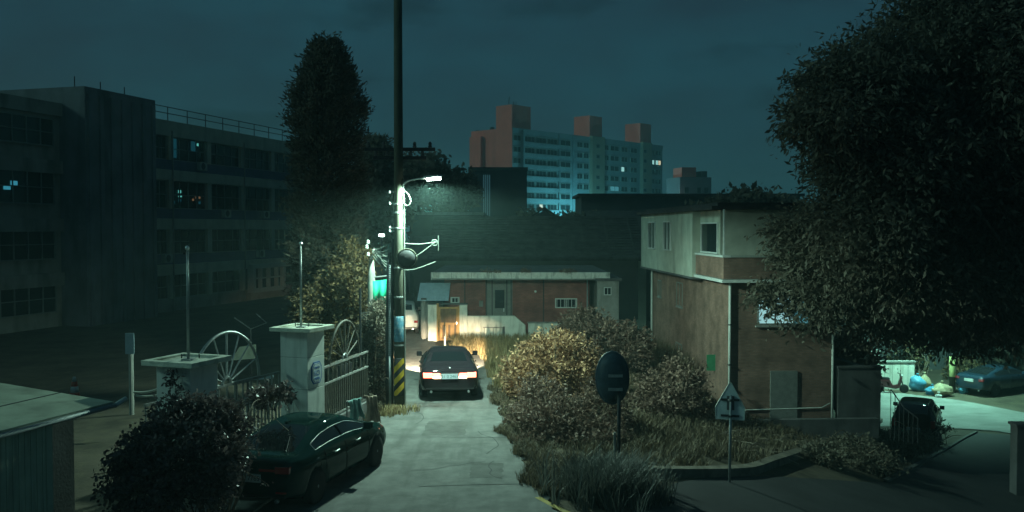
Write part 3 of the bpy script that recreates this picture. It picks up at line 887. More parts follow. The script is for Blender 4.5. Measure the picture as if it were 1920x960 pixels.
# pale side room on the right of the house
sr = thing('side_room', 'pale narrow rendered room at the right end of the red house', 'shed', (4.1, 43.35, -0.6))
MB().box(0, 1.02, 0, 5, 0, 3.38).build('wall', M['concrete'], sr)
MB().box(-0.1, 1.15, -0.12, 5, 3.38, 3.50).build('roof_slab', M['dark_concrete'], sr)
window(sr, 0.30, 0.66, 2.70, 3.08, -0.05, 2, 1, 'frame_white', 'glass_dark', fw=0.035, depth=0.05)
# white wall with one cut corner, and its drain hatch
ww = thing('garden_wall', 'white washed garden wall with a cut top corner', 'wall', (0, 42.5, 0))
MB().prism([(-2.10, 0), (0.64, 0), (0.64, 0.74), (0.12, 1.18), (-2.10, 1.18)], 0, 0.22).build('wall_body', M['tile_white'], ww, bevel=0.012)
hb = MB().box(-1.30, -0.45, -0.03, 0.0, 0.02, 0.62).build('hatch', M['tile_white'], ww)
for x in (-1.30, -0.88, -0.45):
    MB().box(x - 0.018, x + 0.018, -0.05, -0.031, 0.0, 0.66).build('hatch_batten', M['concrete'], hb)
MB().box(-1.36, -0.40, -0.055, -0.031, 0.62, 0.67).build('hatch_batten', M['concrete'], hb)
MB().box(-0.44, -0.34, -0.06, -0.001, 0.0, 0.68).build('drain_box', M['dark_concrete'], ww)
lw = thing('low_wall', 'lower pale wall continuing behind the amber bush', 'wall', (0.78, 43.4, 0))
MB().box(0, 3.3, 0, 0.2, -0.6, 0.74).build('wall_body', M['tile_white'], lw, bevel=0.012)
MB().box(-0.04, 3.34, -0.04, 0.24, 0.741, 0.79).build('coping', M['concrete'], lw)
# timber gate between white posts
gp = thing('house_gate', 'orange timber gate between two white gate posts', 'gate', (0, 42.35, 0))
MB().plan([(-3.98, 0.35), (-3.93, 0), (-3.50, 0), (-3.50, 0.35)], 0, 1.70).build('gate_post', M['tile_white'], gp, bevel=0.012)
MB().box(-2.46, -2.102, 0, 0.35, 0, 1.70).build('gate_post', M['tile_white'], gp, bevel=0.012)
MB().box(-3.53, -3.425, -0.05, 0.12, 0.02, 1.78).build('jamb', M['wood'], gp, bevel=0.01)
MB().box(-2.54, -2.458, -0.05, 0.12, 0.02, 1.66).build('jamb', M['wood'], gp, bevel=0.01)
MB().box(-3.424, -2.541, -0.04, 0.10, 1.53, 1.62).build('lintel', M['wood'], gp, bevel=0.01)
lf = MB().box(-3.42, -2.545, 0.0, 0.07, 0.78, 0.88).box(-3.42, -2.545, 0.0, 0.07, 0.04, 0.13).box(-3.42, -3.35, 0.0, 0.07, 0.13, 0.78).box(-2.61, -2.545, 0.0, 0.07, 0.13, 0.78).box(-3.42, -3.35, 0.0, 0.07, 0.88, 1.525).box(-2.61, -2.545, 0.0, 0.07, 0.88, 1.525).build('gate_leaf', M['wood'], gp, bevel=0.008)
for k in range(8):
    x = -3.349 + k * 0.0922
    MB().box(x, x + 0.087, 0.03, 0.05, 0.135, 0.775).build('lower_slat', M['wood_dark'] if k % 3 == 1 else M['wood'], gp)
    MB().box(x, x + 0.087, 0.03, 0.05, 0.885, 1.52).build('upper_slat', M['wood_dark'], gp)
MB().box(-2.60, -2.57, -0.03, -0.001, 0.80, 0.92).build('handle', M['chrome'], gp)
MB().box(-3.98, -2.10, 0.36, 0.60, 1.702, 1.76).build('gate_roof', M['dark_concrete'], gp)
# stake in front of the gate
p = gz(834, 657)
st = thing('wooden_stake', 'thin pale stake standing in front of the timber gate', 'stake', (p.x, p.y, 0), 0)
MB().tube([(0, 0, 0), (0.01, 0, 0.6), (0, 0.01, 1.05)], [0.045, 0.04, 0.035], 8).build('shaft', M['tile_white'], st)
MB().tube([(0.0, -0.02, 0.62), (-0.01, 0, 1.45)], [0.028, 0.02], 6).build('dark_tip', M['wood_dark'], st)
MB().tube([(0.03, -0.01, 0.7), (0.38, 0.0, 0.38)], 0.012, 6).build('brace', M['wood_dark'], st)
# lean-to awning on the left end of the house, and the yard wall along the alley
aw = thing('lean_to', 'pale corrugated lean-to awning above the gate', 'awning', (-4.35, 42.9, 0))
ms = MB()
for k in range(24):
    x0 = -0.15 + k * 0.062
    ms.add([(x0, 0, 1.86 + 0.012 * (k % 2)), (x0 + 0.062, 0, 1.86 + 0.012 * ((k + 1) % 2)), (x0 + 0.062, 1.5, 2.62 + 0.012 * ((k + 1) % 2)), (x0, 1.5, 2.62 + 0.012 * (k % 2))], [(0, 1, 2, 3)])
o = ms.build('corrugated_sheet', M['blue_board'], aw)
o.modifiers.new('thick', 'SOLIDIFY').thickness = 0.012
MB().box(-0.12, -0.05, 1.35, 1.45, 0, 2.55).build('post', M['metal'], aw)
MB().box(-0.02, 1.03, 0.55, 0.63, 0, 1.84).build('side_board', M['concrete'], aw)
aw2 = thing('yard_wall', 'dim green yard wall running back along the alley', 'wall', (0, 0, 0))
MB().plan([(-4.28, 43.0), (-4.10, 43.0), (-5.05, 56), (-5.25, 56)], 0, 1.9).build('wall_body', M['concrete'], aw2)
MB().plan([(-4.32, 42.96), (-4.06, 42.96), (-5.0, 56), (-5.3, 56)], 1.9, 1.98).build('coping', M['dark_concrete'], aw2)
gable('alley_house', 'dim house at the bend of the alley behind the lean-to', -6.2, -3.9, 57.5, 64, 0, 3.4, 4.6)

# ---------------------------------------------------------------- brown brick building
bb = thing('brick_building', 'three-storey brown brick building with pale upper storey', 'building', (8.72, 36, -2.45), math.atan(0.056))
Zb = 2.45
MB().box(0, 4.2, 0, 15, 0, 3.15 + Zb).build('wall', M['brick_brown'], bb)
MB().box(-0.55, 4.0, 4.0, 15.4, 3.15 + Zb, 6.05 + Zb).build('upper_storey', M['plaster'], bb)
MB().box(-0.20, 4.1, 0.9, 4.0, 3.15 + Zb, 6.05 + Zb).build('upper_corner', M['plaster'], bb)
MB().box(-0.75, 4.5, 0.2, 15.7, 6.05 + Zb, 6.19 + Zb).build('roof_slab', M['dark_roof'], bb)
MB().box(-0.4, 4.3, 0.6, 15.2, 6.19 + Zb, 6.34 + Zb).build('parapet', M['dark_roof'], bb)
MB().box(-0.56, 0.0, 3.98, 15.42, 3.05 + Zb, 3.15 + Zb).build('soffit_edge', M['dark_concrete'], bb)
# corner balcony with brick parapet and pale coping
MB().box(-0.42, -0.18, -0.35, 3.9, 3.30 + Zb, 4.15 + Zb).build('balcony_parapet', M['brick_brown'], bb)
MB().box(-0.18, 4.2, -0.35, -0.12, 3.30 + Zb, 4.15 + Zb).build('balcony_parapet', M['brick_brown'], bb)
MB().box(-0.47, -0.15, -0.40, 3.9, 4.15 + Zb, 4.23 + Zb).build('coping', M['frame_white'], bb)
MB().box(-0.15, 4.25, -0.40, -0.09, 4.15 + Zb, 4.23 + Zb).build('coping', M['frame_pale'], bb)
MB().box(-0.50, 4.25, -0.45, 3.9, 3.16 + Zb, 3.28 + Zb).build('balcony_slab', M['frame_white'], bb)
MB().box(-0.44, -0.38, -0.37, -0.31, 4.23 + Zb, 6.04 + Zb).build('balcony_post', M['frame_white'], bb)
# windows: on the left face (facing -x)
for y0, y1 in ((8.0, 9.5), (11.5, 13.2)):
    window(bb, y0, y1, 4.20 + Zb, 5.65 + Zb, -0.63, 2, 1, 'frame_white', 'glass', fw=0.06, depth=0.12, face='x')
window(bb, 1.1, 3.7, 4.25 + Zb, 5.55 + Zb, -0.28, 1, 1, 'frame_white', 'glass', fw=0.06, depth=0.10, face='x')
for y0, y1, z0, z1 in ((7.9, 9.1, 1.45, 2.65), (12.6, 13.4, 1.6, 2.5), (8.0, 9.2, -1.75, -0.35)):
    window(bb, y0, y1, z0 + Zb, z1 + Zb, -0.03, 2, 1, 'frame_dark', 'glass_dark', fw=0.06, depth=0.08, face='x')
    MB().box(-0.06, 0.0, y0 - 0.05, y1 + 0.05, z0 + Zb - 0.07, z0 + Zb - 0.005).build('sill', M['concrete'], bb)
# lit window on the front
window(bb, 1.05, 3.25, 1.45 + Zb, 2.62 + Zb, -0.05, 3, 1, 'frame_dark', 'glass', fw=0.06, depth=0.08, pane_mats={(0, 0): 'win_bright', (1, 0): 'win_bright', (2, 0): 'win_dim'})
MB().box(0.98, 3.32, -0.10, 0.0, 1.36 + Zb, 1.445 + Zb).build('sill', M['concrete'], bb)
MB().box(1.6, 2.7, -0.06, -0.001, 0.0, 2.05).build('basement_door', M['frame_dark'], bb)
# drain pipes
for pts, r in (([(-0.07, -0.07, 3.1 + Zb), (-0.07, -0.07, 0.05)], 0.055), ([(-0.09, 14.6, 3.0 + Zb), (-0.09, 14.6, 0)], 0.06), ([(4.12, -0.08, 1.05 + Zb), (4.12, -0.08, 0)], 0.05),
               ([(0.25, -0.05, 0.42), (0.55, -0.05, 0.42), (0.62, -0.05, 0.50), (3.7, -0.05, 0.56), (4.05, -0.06, 0.75)], 0.022)):
    MB().tube(pts, r, 10).build('drain_pipe', M['pipe'], bb, smooth=True)
for z in (0.8, 2.3, 3.9):
    MB().box(-0.14, -0.001, -0.14, -0.001, z, z + 0.05).build('pipe_bracket', M['dark_metal'], bb)
sgn = thing('green_board', 'small green board fixed to the corner of the brick building', 'sign', (8.55, 38.2, -0.72), 0)
MB().box(-0.32, 0.16, -0.03, 0.0, 0, 0.68).build('panel', M['green_board'], sgn)
MB().box(0.10, 0.15, -0.05, -0.031, 0.02, 0.66).build('edge_strip', M['frame_white'], sgn)
# yard wall with railing to the right of the building
yw = thing('yard_block', 'dark concrete yard wall beside the brick building', 'wall', (13.05, 36.1, -2.75), math.atan(0.056))
MB().box(0, 1.75, 0, 0.25, 0, 2.45).build('wall_body', M['dark_concrete'], yw)
MB().box(-0.05, 1.80, -0.05, 0.30, 2.451, 2.53).build('coping', M['dark_concrete'], yw)
MB().box(1.50, 1.749, 0.251, 5.0, 0, 2.3).build('return_wall', M['dark_concrete'], yw)
ra = thing('stair_railing', 'thin steel stair railing at the end of the yard wall', 'railing', (14.95, 35.6, -2.9))
top = [(0, 0, 1.85), (0.35, -0.4, 1.2), (0.75, -0.75, 0.85)]
MB().tube(top, 0.025, 6).build('handrail', M['dark_metal'], ra)
for k in range(7):
    t = k / 6 * 2
    a, b = Vector(top[int(min(t, 1.999))]), Vector(top[int(min(t, 1.999)) + 1])
    q = a.lerp(b, t - int(min(t, 1.999)))
    MB().tube([(q.x, q.y, -0.15), tuple(q)], 0.016, 6).build('baluster', M['dark_metal'], ra)
fw_ = thing('footing_wall', 'low concrete footing wall at the base of brick building', 'wall', (8.6, 35.5, -2.55), math.atan(0.056))
MB().box(0.1, 6.0, 0, 0.3, -0.5, 0.28).build('wall_body', M['dark_concrete'], fw_)

KB = 0.833                                  # the building and its yard wall stand nearer than first laid out
for o in (bb, sgn, yw, ra, fw_):
    o.location = Vector((0, 0, HC)) + (Vector(o.location) - Vector((0, 0, HC))) * KB
    o.scale = (KB, KB, KB)
# repaired patches in the alley
for (x0, x1, y0, y1, lb) in ((-2.3, -1.2, 22.9, 24.6, 'dark repaired patch left of the alley centre'), (-0.9, -0.2, 19.0, 20.2, 'small repaired patch near the alley right edge')):
    rq = random.Random(int(y0 * 10))
    n = 12
    ol = [(x0 + (x1 - x0) * k / n, y0 + rq.uniform(-0.03, 0.03)) for k in range(n)] + [(x1 + rq.uniform(-0.03, 0.03), y0 + (y1 - y0) * k / n) for k in range(n)] + [(x1 - (x1 - x0) * k / n, y1 + rq.uniform(-0.03, 0.03)) for k in range(n)] + [(x0 + rq.uniform(-0.03, 0.03), y1 - (y1 - y0) * k / n) for k in range(n)]
    mb = MB()
    mb.add([(a, b, hz(a, b) + 0.034) for a, b in ol], [tuple(range(len(ol)))])
    tag(mb.build('road_patch', M['patch']), lb, kind='structure')

# ---------------------------------------------------------------- utility pole, lamp, mirror, cables
PX, PY = -3.29, 26.35
up = thing('utility_pole', 'tall concrete utility pole with black and yellow guard wrap', 'utility pole', (PX, PY, 0))
MB().tube([(0, 0, -0.3), (0, 0, 4), (0, 0, 14.5)], [0.150, 0.140, 0.115], 20).build('shaft', M['pole'], up, smooth=True)
# guard wrap: slanting yellow bands on a black sleeve
MB().lathe([(0.150, 0.42), (0.156, 0.43), (0.154, 1.52), (0.148, 1.53)], 24).build('guard_sleeve', M['black'], up, smooth=True)
for k in range(3):
    mb = MB()
    n = 24
    z0 = 0.50 + 0.36 * k
    vs = []
    for i in range(n + 1):
        q = 2 * math.pi * i / n
        dz = 0.17 * math.cos(q)
        for zz in (z0 + dz - 0.0, z0 + dz + 0.19):
            zz = min(max(zz, 0.43), 1.52)
            vs.append((0.1585 * math.cos(q), 0.1585 * math.sin(q), zz))
    mb.add(vs, [(2 * i, 2 * i + 2, 2 * i + 3, 2 * i + 1) for i in range(n)])
    mb.build('yellow_band', M['stripe_y'], up, smooth=True)
MB().lathe([(0.150, 2.0), (0.156, 2.02), (0.154, 2.72), (0.148, 2.74)], 20).build('notice_wrap', M['blue_wrap'], up, smooth=True)
for z in (1.9, 3.3, 4.15, 5.3, 5.75, 6.0):
    MB().lathe([(0.140, z - 0.025), (0.152, z - 0.02), (0.152, z + 0.02), (0.138, z + 0.025)], 18).build('steel_band', M['metal'], up)
for z, s in ((5.32, -1), (5.22, -1), (6.35, -1), (6.02, -1)):
    MB().tube([(s * 0.12, -0.05, z), (s * 0.24, -0.07, z)], 0.025, 8).lathe([(0.04, 0), (0.045, 0.03), (0.03, 0.07)], 8, Matrix.Translation((s * 0.25, -0.07, z - 0.03))).build('bolt_bracket', M['metal'], up)
for s, x in ((1, 0.17),):
    MB().tube([(x, -0.05, 0), (x + 0.0, -0.05, 3.6), (x - 0.01, -0.05, 6.2)], 0.022, 8).build('earth_wire', M['cable'], up)
# cross arms high on the pole
for z, w in ((7.55, 1.0), (7.30, 0.75), (12.6, 1.1)):
    ar = MB().box(-w, w * 1.05, 0.13, 0.22, z, z + 0.10).build('cross_arm', M['dark_metal'], up)
    for x in (-w * 0.9, -w * 0.45, w * 0.45, w * 0.9):
        MB().lathe([(0.05, 0), (0.06, 0.04), (0.04, 0.07), (0.055, 0.11), (0.025, 0.17)], 10, Matrix.Translation((x, 0.175, z + 0.101))).build('insulator', M['dark_concrete'], ar)
# dark corrugated conduits up the left side
cd = MB()
prof = []
for k in range(96):
    z = 1.6 + k * 0.028
    prof.append((0.050 if k % 2 else 0.040, z))
cd.lathe(prof, 12, Matrix.Translation((-0.26, -0.06, 0)))
cd.build('ribbed_conduit', M['conduit'], up)
for x, y, r, z1 in ((-0.30, 0.02, 0.055, 4.6), (-0.20, 0.06, 0.045, 5.0), (-0.36, 0.06, 0.03, 4.2)):
    MB().tube([(x - 0.02, y, -0.1), (x - 0.02, y, 1.2), (x, y, 3.0), (x + 0.03, y, z1)], r, 10).build('conduit', M['dark_metal'], up, smooth=True)
MB().tube([(-0.26, -0.06, -0.1), (-0.26, -0.06, 1.62)], 0.036, 10).build('conduit', M['conduit'], up, smooth=True)

sl = thing('street_lamp', 'lit street lamp on a curved arm at the utility pole', 'street lamp', (PX, PY, 6.35))
arm = [(0.10, -0.02, 0.08), (0.20, -0.12, 0.26), (0.45, -0.14, 0.35), (0.78, -0.24, 0.39)]
MB().tube(bez(arm, 8), 0.026, 8).build('arm', M['metal'], sl, smooth=True)
MB().box(0.09, 0.16, -0.06, 0.03, -0.12, 0.12).build('bracket', M['metal'], sl)
hm = Matrix.Translation((1.02, -0.32, 0.41)) @ Matrix.Rotation(R(-16), 4, 'Z') @ Matrix.Rotation(R(-4), 4, 'Y')
MB().plan([(-0.27, -0.07), (0.20, -0.12), (0.27, -0.06), (0.27, 0.06), (0.20, 0.12), (-0.27, 0.07)], -0.01, 0.055, hm).build('lamp_head', M['metal'], sl, bevel=0.015)
MB().plan([(-0.18, -0.055), (0.19, -0.10), (0.24, 0.0), (0.19, 0.10), (-0.18, 0.055)], -0.085, -0.012, hm).build('lens', M['lamp_lit'], sl, bevel=0.01)
MB().tube(bez([(0.14, -0.08, 0.05), (0.28, -0.12, -0.05), (0.36, -0.12, -0.28), (0.26, -0.1, -0.40), (0.16, -0.08, -0.30), (0.15, -0.07, -0.1)], 8), 0.014, 6).build('loose_cable', M['cable'], sl, smooth=True)
ld = bpy.data.lights.new('street_lamp_light', 'SPOT')
ld.energy, ld.color, ld.shadow_soft_size, ld.spot_size, ld.spot_blend = 4200, (0.60, 1.0, 0.80), 0.10, R(178), 0.30
lo = bpy.data.objects.new('street_lamp_light', ld)
C.objects.link(lo)
lo.parent = sl
lo.location = hm @ Vector((0, 0, -0.20))

mi = thing('round_mirror', 'round dark traffic mirror clamped to the utility pole', 'mirror', (PX + 0.27, PY - 0.34, 4.42), 0)
q = Matrix.Rotation(R(90), 4, 'X') @ Matrix.Rotation(R(0), 4, 'Z')
MB().lathe([(0.02, 0.10), (0.14, 0.085), (0.23, 0.045), (0.262, 0.0), (0.25, -0.01)], 32, q).build('shell', M['black'], mi, smooth=True)
rim = [(0.285 * math.cos(2 * math.pi * k / 40), 0.005, 0.285 * math.sin(2 * math.pi * k / 40)) for k in range(41)]
MB().tube(rim, 0.020, 8, cap=False).build('rim', M['pole'], mi, smooth=True)
MB().lathe([(0.268, -0.02), (0.15, -0.055), (0.0, -0.07)], 32, q).build('mirror_face', M['chrome'], mi, smooth=True)
MB().tube([(0.0, 0.05, -0.05), (-0.15, 0.25, -0.05)], 0.03, 8).build('clamp_arm', M['metal'], mi)

# cable head: insulators on a pale tapered post left of the pole
ip = px(697, 515, 28.0)
ih = thing('cable_post', 'pale tapered post carrying white insulators among the leaves', 'post', (ip.x, 28.0, 0))
MB().tube([(0, 0, 0), (0, 0, ip.z - 0.1), (0, 0, ip.z + 0.45)], [0.13, 0.12, 0.07], 12).build('shaft', M['concrete'], ih, smooth=True)
for k, (dx, dz) in enumerate(((0, 0.52), (-0.10, 0.62), (0.06, 0.72), (-0.14, 0.85), (-0.10, 1.0))):
    MB().lathe([(0.035, 0), (0.06, 0.03), (0.04, 0.06), (0.055, 0.09), (0.02, 0.13)], 10, Matrix.Translation((dx, -0.05, ip.z - 0.05 + dz))).build('insulator', M['porcelain'], ih)
for k in range(9):
    a = Vector((ip.x + 0.02 + 0.05 * (k % 3), 27.95, ip.z + 0.62 + 0.055 * (k % 5)))
    b = Vector((PX - 0.24 + 0.02 * (k % 2), PY - 0.02, 3.95 + 0.115 * k))
    o = MB().tube(sag(a, b, 0.03 + 0.018 * ((k * 5) % 4), 10), 0.013, 5).build('overhead_cable', M['cable'])
    tag(o, ('lowest', 'second lowest', 'third lowest', 'fourth lowest', 'middle', 'fourth highest', 'third highest', 'second highest', 'highest')[k] + ' pale cable of the fan between insulator post and pole', 'cable', 'cables fanning out to the pole')
for i, (pts, lb) in enumerate((([(PX + 0.1, PY - 0.05, 4.35), (PX + 0.55, PY - 0.1, 4.52), (PX + 1.02, PY - 0.1, 4.86), (PX + 1.12, PY - 0.1, 4.90)], 'pale cable rising right from the round mirror'),
                               ([(PX + 0.12, PY - 0.05, 4.08), (PX + 0.50, PY - 0.1, 4.12), (PX + 1.08, PY - 0.1, 4.33)], 'pale cable stretched right below the round mirror'),
                               ([(PX + 0.14, PY, 4.86), (PX + 0.6, PY, 4.84), (PX + 1.1, PY, 4.9)], 'faint level cable passing above the round mirror'))):
    tag(MB().tube(bez(pts, 6), 0.013, 6).build('guy_cable', M['cable']), lb, 'cable')
ring = [(PX + 1.05 + 0.085 * math.cos(2 * math.pi * k / 20), PY - 0.1, 4.88 + 0.085 * math.sin(2 * math.pi * k / 20)) for k in range(21)]
tag(MB().tube(ring, 0.013, 6, cap=False).tube([(PX + 1.16, PY - 0.1, 4.65), (PX + 1.16, PY - 0.1, 5.1)], 0.014, 6).build('cable_coil', M['cable']), 'small coil of cable hanging right of the round mirror', 'cable')
# the service lines that leave the cross arms
for k, (b, lb) in enumerate(((Vector((-2.0, -14, 17.5)), 'thin dark overhead wire nearest the pole top'), (Vector((-0.6, -14, 18.0)), 'thin dark overhead wire right of the pole top'), (Vector((-20, 70, 9.5)), 'thin dark wire running from the pole toward the school'))):
    a = Vector((PX + (-0.9, 0.95, -0.95)[k], PY + 0.17, 12.9 if k < 2 else 7.8))
    tag(MB().tube(sag(a, b, 0.8, 20), 0.012, 5).build('overhead_wire', M['black']), lb, 'wire')
# tiny lamp farther along the alley
fp = px(716, 441, 52)
fl = thing('alley_lamp', 'tiny lit lamp far along the alley left of the pole', 'street lamp', (fp.x, 52, 0))
MB().tube([(0, 0, 0), (0, 0, fp.z + 0.05)], [0.07, 0.05], 8).build('pole', M['dark_metal'], fl)
MB().cbox((0, -0.1, fp.z), (0.28, 0.3, 0.16)).build('lamp_head', M['far_lamp'], fl, bevel=0.03)

# green tarpaulin and pale board among the leaves
a, b = px(692, 528, 27.9), px(735, 572, 27.9)
tp = thing('green_tarpaulin', 'bright green tarpaulin panel hung behind the pole', 'tarpaulin', (a.x, 27.9, 0))
mb = MB()
n = 14
w, z0, z1 = b.x - a.x + 0.1, b.z, a.z
for j in range(2):
    for i in range(n + 1):
        x = w * i / n
        mb.v.append((x, 0.03 * math.sin(i * 1.7), z0 + 0.05 * math.sin(i * 0.5) if j == 0 else z1 + 0.10 * x / w))
mb.f = [(i, i + 1, n + 2 + i, n + 1 + i) for i in range(n)]
o = mb.build('sheet', M['green_tarp'], tp, smooth=True)
o.modifiers.new('thick', 'SOLIDIFY').thickness = 0.01
for x in (0.0, w):
    MB().tube([(x, 0.05, 0), (x, 0.05, z1 + 0.15)], 0.025, 8).build('post', M['metal'], tp)
MB().tube([(0, 0.05, z1 + 0.12), (w, 0.05, z1 + 0.2)], 0.02, 6).build('top_bar', M['metal'], tp)
a, b = px(676, 585, 28.5), px(702, 604, 28.5)
bd = thing('pale_board', 'small pale blue board half hidden in the ivy', 'sign', (a.x, 28.5, 0))
MB().prism([(0.0, b.z + 0.12), (b.x - a.x, b.z), (b.x - a.x, a.z), (0, a.z)], 0, 0.02).build('panel', M['blue_board'], bd)
MB().tube([(0.1, 0.04, 0), (0.1, 0.04, a.z)], 0.02, 6).build('post', M['dark_metal'], bd)
p0 = px(676, 700, 25.6)
tag(MB().tube([(p0.x, 25.6, 0.0), (p0.x, 25.6, px(676, 540, 25.6).z)], 0.032, 8).build('iron_post', M['dark_metal']), 'thin dark iron post in front of the ivy', 'post')

# ---------------------------------------------------------------- school gate
GA = math.atan2(5.3, 0.84)                # direction of the gate line
def gate_pillar(cx, cy, h, label, cap_label, plaque):
    rz = R(-20)
    t = thing('gate_pillar', label, 'pillar', (cx, cy, 0), rz, 'school gate pillars')
    a = 0.37
    zs = [0, 0.75, 1.50, 2.25, h - 0.10]
    for i in range(4):
        MB().box(-a, a, -a, a, zs[i] + (0.008 if i else 0), zs[i + 1]).build('facing_panel', M['pillar'], t, bevel=0.008)
        if i < 3:
            MB().box(-a + 0.012, a - 0.012, -a + 0.012, a - 0.012, zs[i + 1], zs[i + 1] + 0.008).build('panel_joint', M['dark_concrete'], t)
    c = 0.55
    cp = MB().box(-c, c, -c, c, h - 0.10, h - 0.045).build('cap_slab', M['pillar_cap'], t, bevel=0.01)
    MB().box(-c, c, -c, -c + 0.13, h - 0.045, h - 0.008).box(-c, c, c - 0.13, c, h - 0.045, h - 0.008).box(-c, -c + 0.13, -c + 0.13, c - 0.13, h - 0.045, h - 0.008).box(c - 0.13, c, -c + 0.13, c - 0.13, h - 0.045, h - 0.008).build('cap_rim', M['pillar_cap'], cp)
    if plaque:
        # eight-sided plaque on the face towards the alley (+x)
        oc = [(-0.13, -0.26), (0.13, -0.26), (0.22, -0.15), (0.22, 0.15), (0.13, 0.26), (-0.13, 0.26), (-0.22, 0.15), (-0.22, -0.15)]
        mm = Matrix.Translation((a, 0.0, 1.86)) @ Matrix.Rotation(math.pi / 2, 4, 'Z')
        pq = MB().prism(oc, -0.020, -0.001, mm).build('plaque', M['plaque_blue'], t)
        MB().prism([(x * 0.88, z * 0.90) for x, z in oc], -0.024, -0.0205, mm).build('plaque_field', M['plaque_white'], pq)
        MB().prism([(x * 0.80, z * 0.84) for x, z in oc], -0.027, -0.0245, mm).build('plaque_ring', M['plaque_blue'], pq)
        MB().prism([(x * 0.74, z * 0.79) for x, z in oc], -0.030, -0.0275, mm).build('plaque_field', M['plaque_white'], pq)
        for i, (zz, hh) in enumerate(((0.13, 0.035), (-0.13, 0.045))):
            for k in range(4):
                MB().box(-0.11 + 0.058 * k, -0.07 + 0.058 * k, -0.034, -0.0305, zz - hh / 2 - 0.01 * (k % 2), zz + hh / 2, mm).build('plaque_letter', M['plaque_blue'], pq)
        for ch, xo in (('K', -0.135), ('C', -0.035), ('I', 0.075)):
            fc = bpy.data.curves.new('letter', 'FONT')
            fc.body, fc.size, fc.extrude = ch, 0.17, 0.001
            fo = bpy.data.objects.new('plaque_letter', text_mesh(fc))
            fo.data.materials.append(M['plaque_blue'])
            C.objects.link(fo)
            fo.parent = pq
            fo.matrix_local = mm @ Matrix.Translation((xo, -0.033, -0.06)) @ Matrix.Rotation(math.pi / 2, 4, 'X')
    return t
gate_pillar(-5.86, 16.3, 2.97, 'white school gate pillar nearer the shed, its foot in the dark bush', '', False)
gate_pillar(-5.02, 21.65, 2.97, 'white school gate pillar behind the parked car, with blue eight-sided plaque', '', True)
def flagpole(x, y, z, h, label):
    t = thing('flagpole', label, 'flagpole', (x, y, z), 0, 'flagpoles on the gate pillars')
    MB().box(-0.10, 0.10, -0.10, 0.10, -0.045, -0.02).build('base_plate', M['metal'], t)
    MB().tube([(0, 0, -0.02), (0, 0, h * 0.6), (0, 0, h)], [0.030, 0.024, 0.016], 10).build('staff', M['metal'], t, smooth=True)
    MB().lathe([(0.01, h), (0.04, h + 0.03), (0.04, h + 0.06), (0.01, h + 0.09)], 10).build('finial', M['chrome'], t, smooth=True)
    MB().tube([(0.03, -0.02, 0.1), (0.035, -0.02, h - 0.05)], 0.006, 5).build('halyard', M['cable'], t)
    MB().box(-0.06, -0.02, -0.04, 0.0, h - 0.07, h - 0.03).build('pulley', M['dark_metal'], t)
    for k in (-1, 1):
        MB().tube([(0.16 * k, 0.1, -0.03), (0.16 * k, 0.1, 0.05)], 0.012, 6).build('anchor_bolt', M['dark_metal'], t)
flagpole(-5.84, 16.3, 2.97, 1.93, 'slim flagpole standing on the gate pillar nearer the shed')
flagpole(-5.05, 21.65, 2.97, 1.92, 'slim flagpole standing on the gate pillar with the plaque')

def gate_leaf(A, B, label, name, wheel_t, wr, h=1.9, z0=0.55, spokes=9, bm_='fence_paint', wm='metal'):
    A, B = Vector(A), Vector(B)
    d = B - A
    L = d.length
    t = thing(name, label, 'gate', (A.x, A.y, 0), math.atan2(d.y, d.x), 'leaves of the school gate')
    for z in (z0, h - 0.42, h):
        MB().box(0, L, -0.025, 0.025, z - 0.025, z + 0.025).build('rail', M['fence_paint'], t)
    n = int(L / 0.135)
    bar = MB().box(-0.016, 0.016, -0.016, 0.016, 0, h - 0.45 - z0).mesh('bar')
    bar.materials.append(M[bm_])
    for k in range(n + 1):
        share(bar, 'bar', None, t, (0.03 + (L - 0.06) * k / n, 0, z0 + 0.02))
    sb = MB().box(-0.014, 0.014, -0.014, 0.014, 0, 0.37).mesh('short_bar')
    sb.materials.append(M[bm_])
    for k in range(n // 2 + 1):
        share(sb, 'short_bar', None, t, (0.03 + (L - 0.06) * k / (n // 2), 0, h - 0.395))
    cx = L * wheel_t
    arc = [(cx + wr * math.cos(math.pi * k / 28), 0, h + 0.03 + wr * math.sin(math.pi * k / 28)) for k in range(29)]
    wl_ = MB().tube(arc, 0.032, 8).build('wheel_rim', M[wm], t, smooth=True)
    for k in range(spokes):
        q = math.pi * k / (spokes - 1)
        MB().tube([(cx + 0.12 * math.cos(q), 0, h + 0.03 + 0.12 * math.sin(q)), (cx + (wr - 0.02) * math.cos(q), 0, h + 0.03 + (wr - 0.02) * math.sin(q))], 0.024 if k == spokes // 2 else 0.018, 6).build('spoke', M[wm], wl_)
    hub = [(cx + 0.14 * math.cos(math.pi * k / 10), 0, h + 0.03 + 0.14 * math.sin(math.pi * k / 10)) for k in range(11)]
    MB().tube(hub, 0.03, 6).build('hub', M['metal'], wl_)
    return t
gate_leaf((-7.05, 17.3, 0), (-5.50, 21.35, 0), 'barred gate leaf with half-wheel top between the two pillars', 'gate_leaf', 0.56, 1.12)
gate_leaf((-4.72, 22.05, 0), (-4.05, 25.3, 0), 'barred gate leaf with half-wheel top right of the plaque pillar', 'gate_leaf', 0.50, 1.00, h=1.85, bm_='fence_brown', wm='fence_brown')
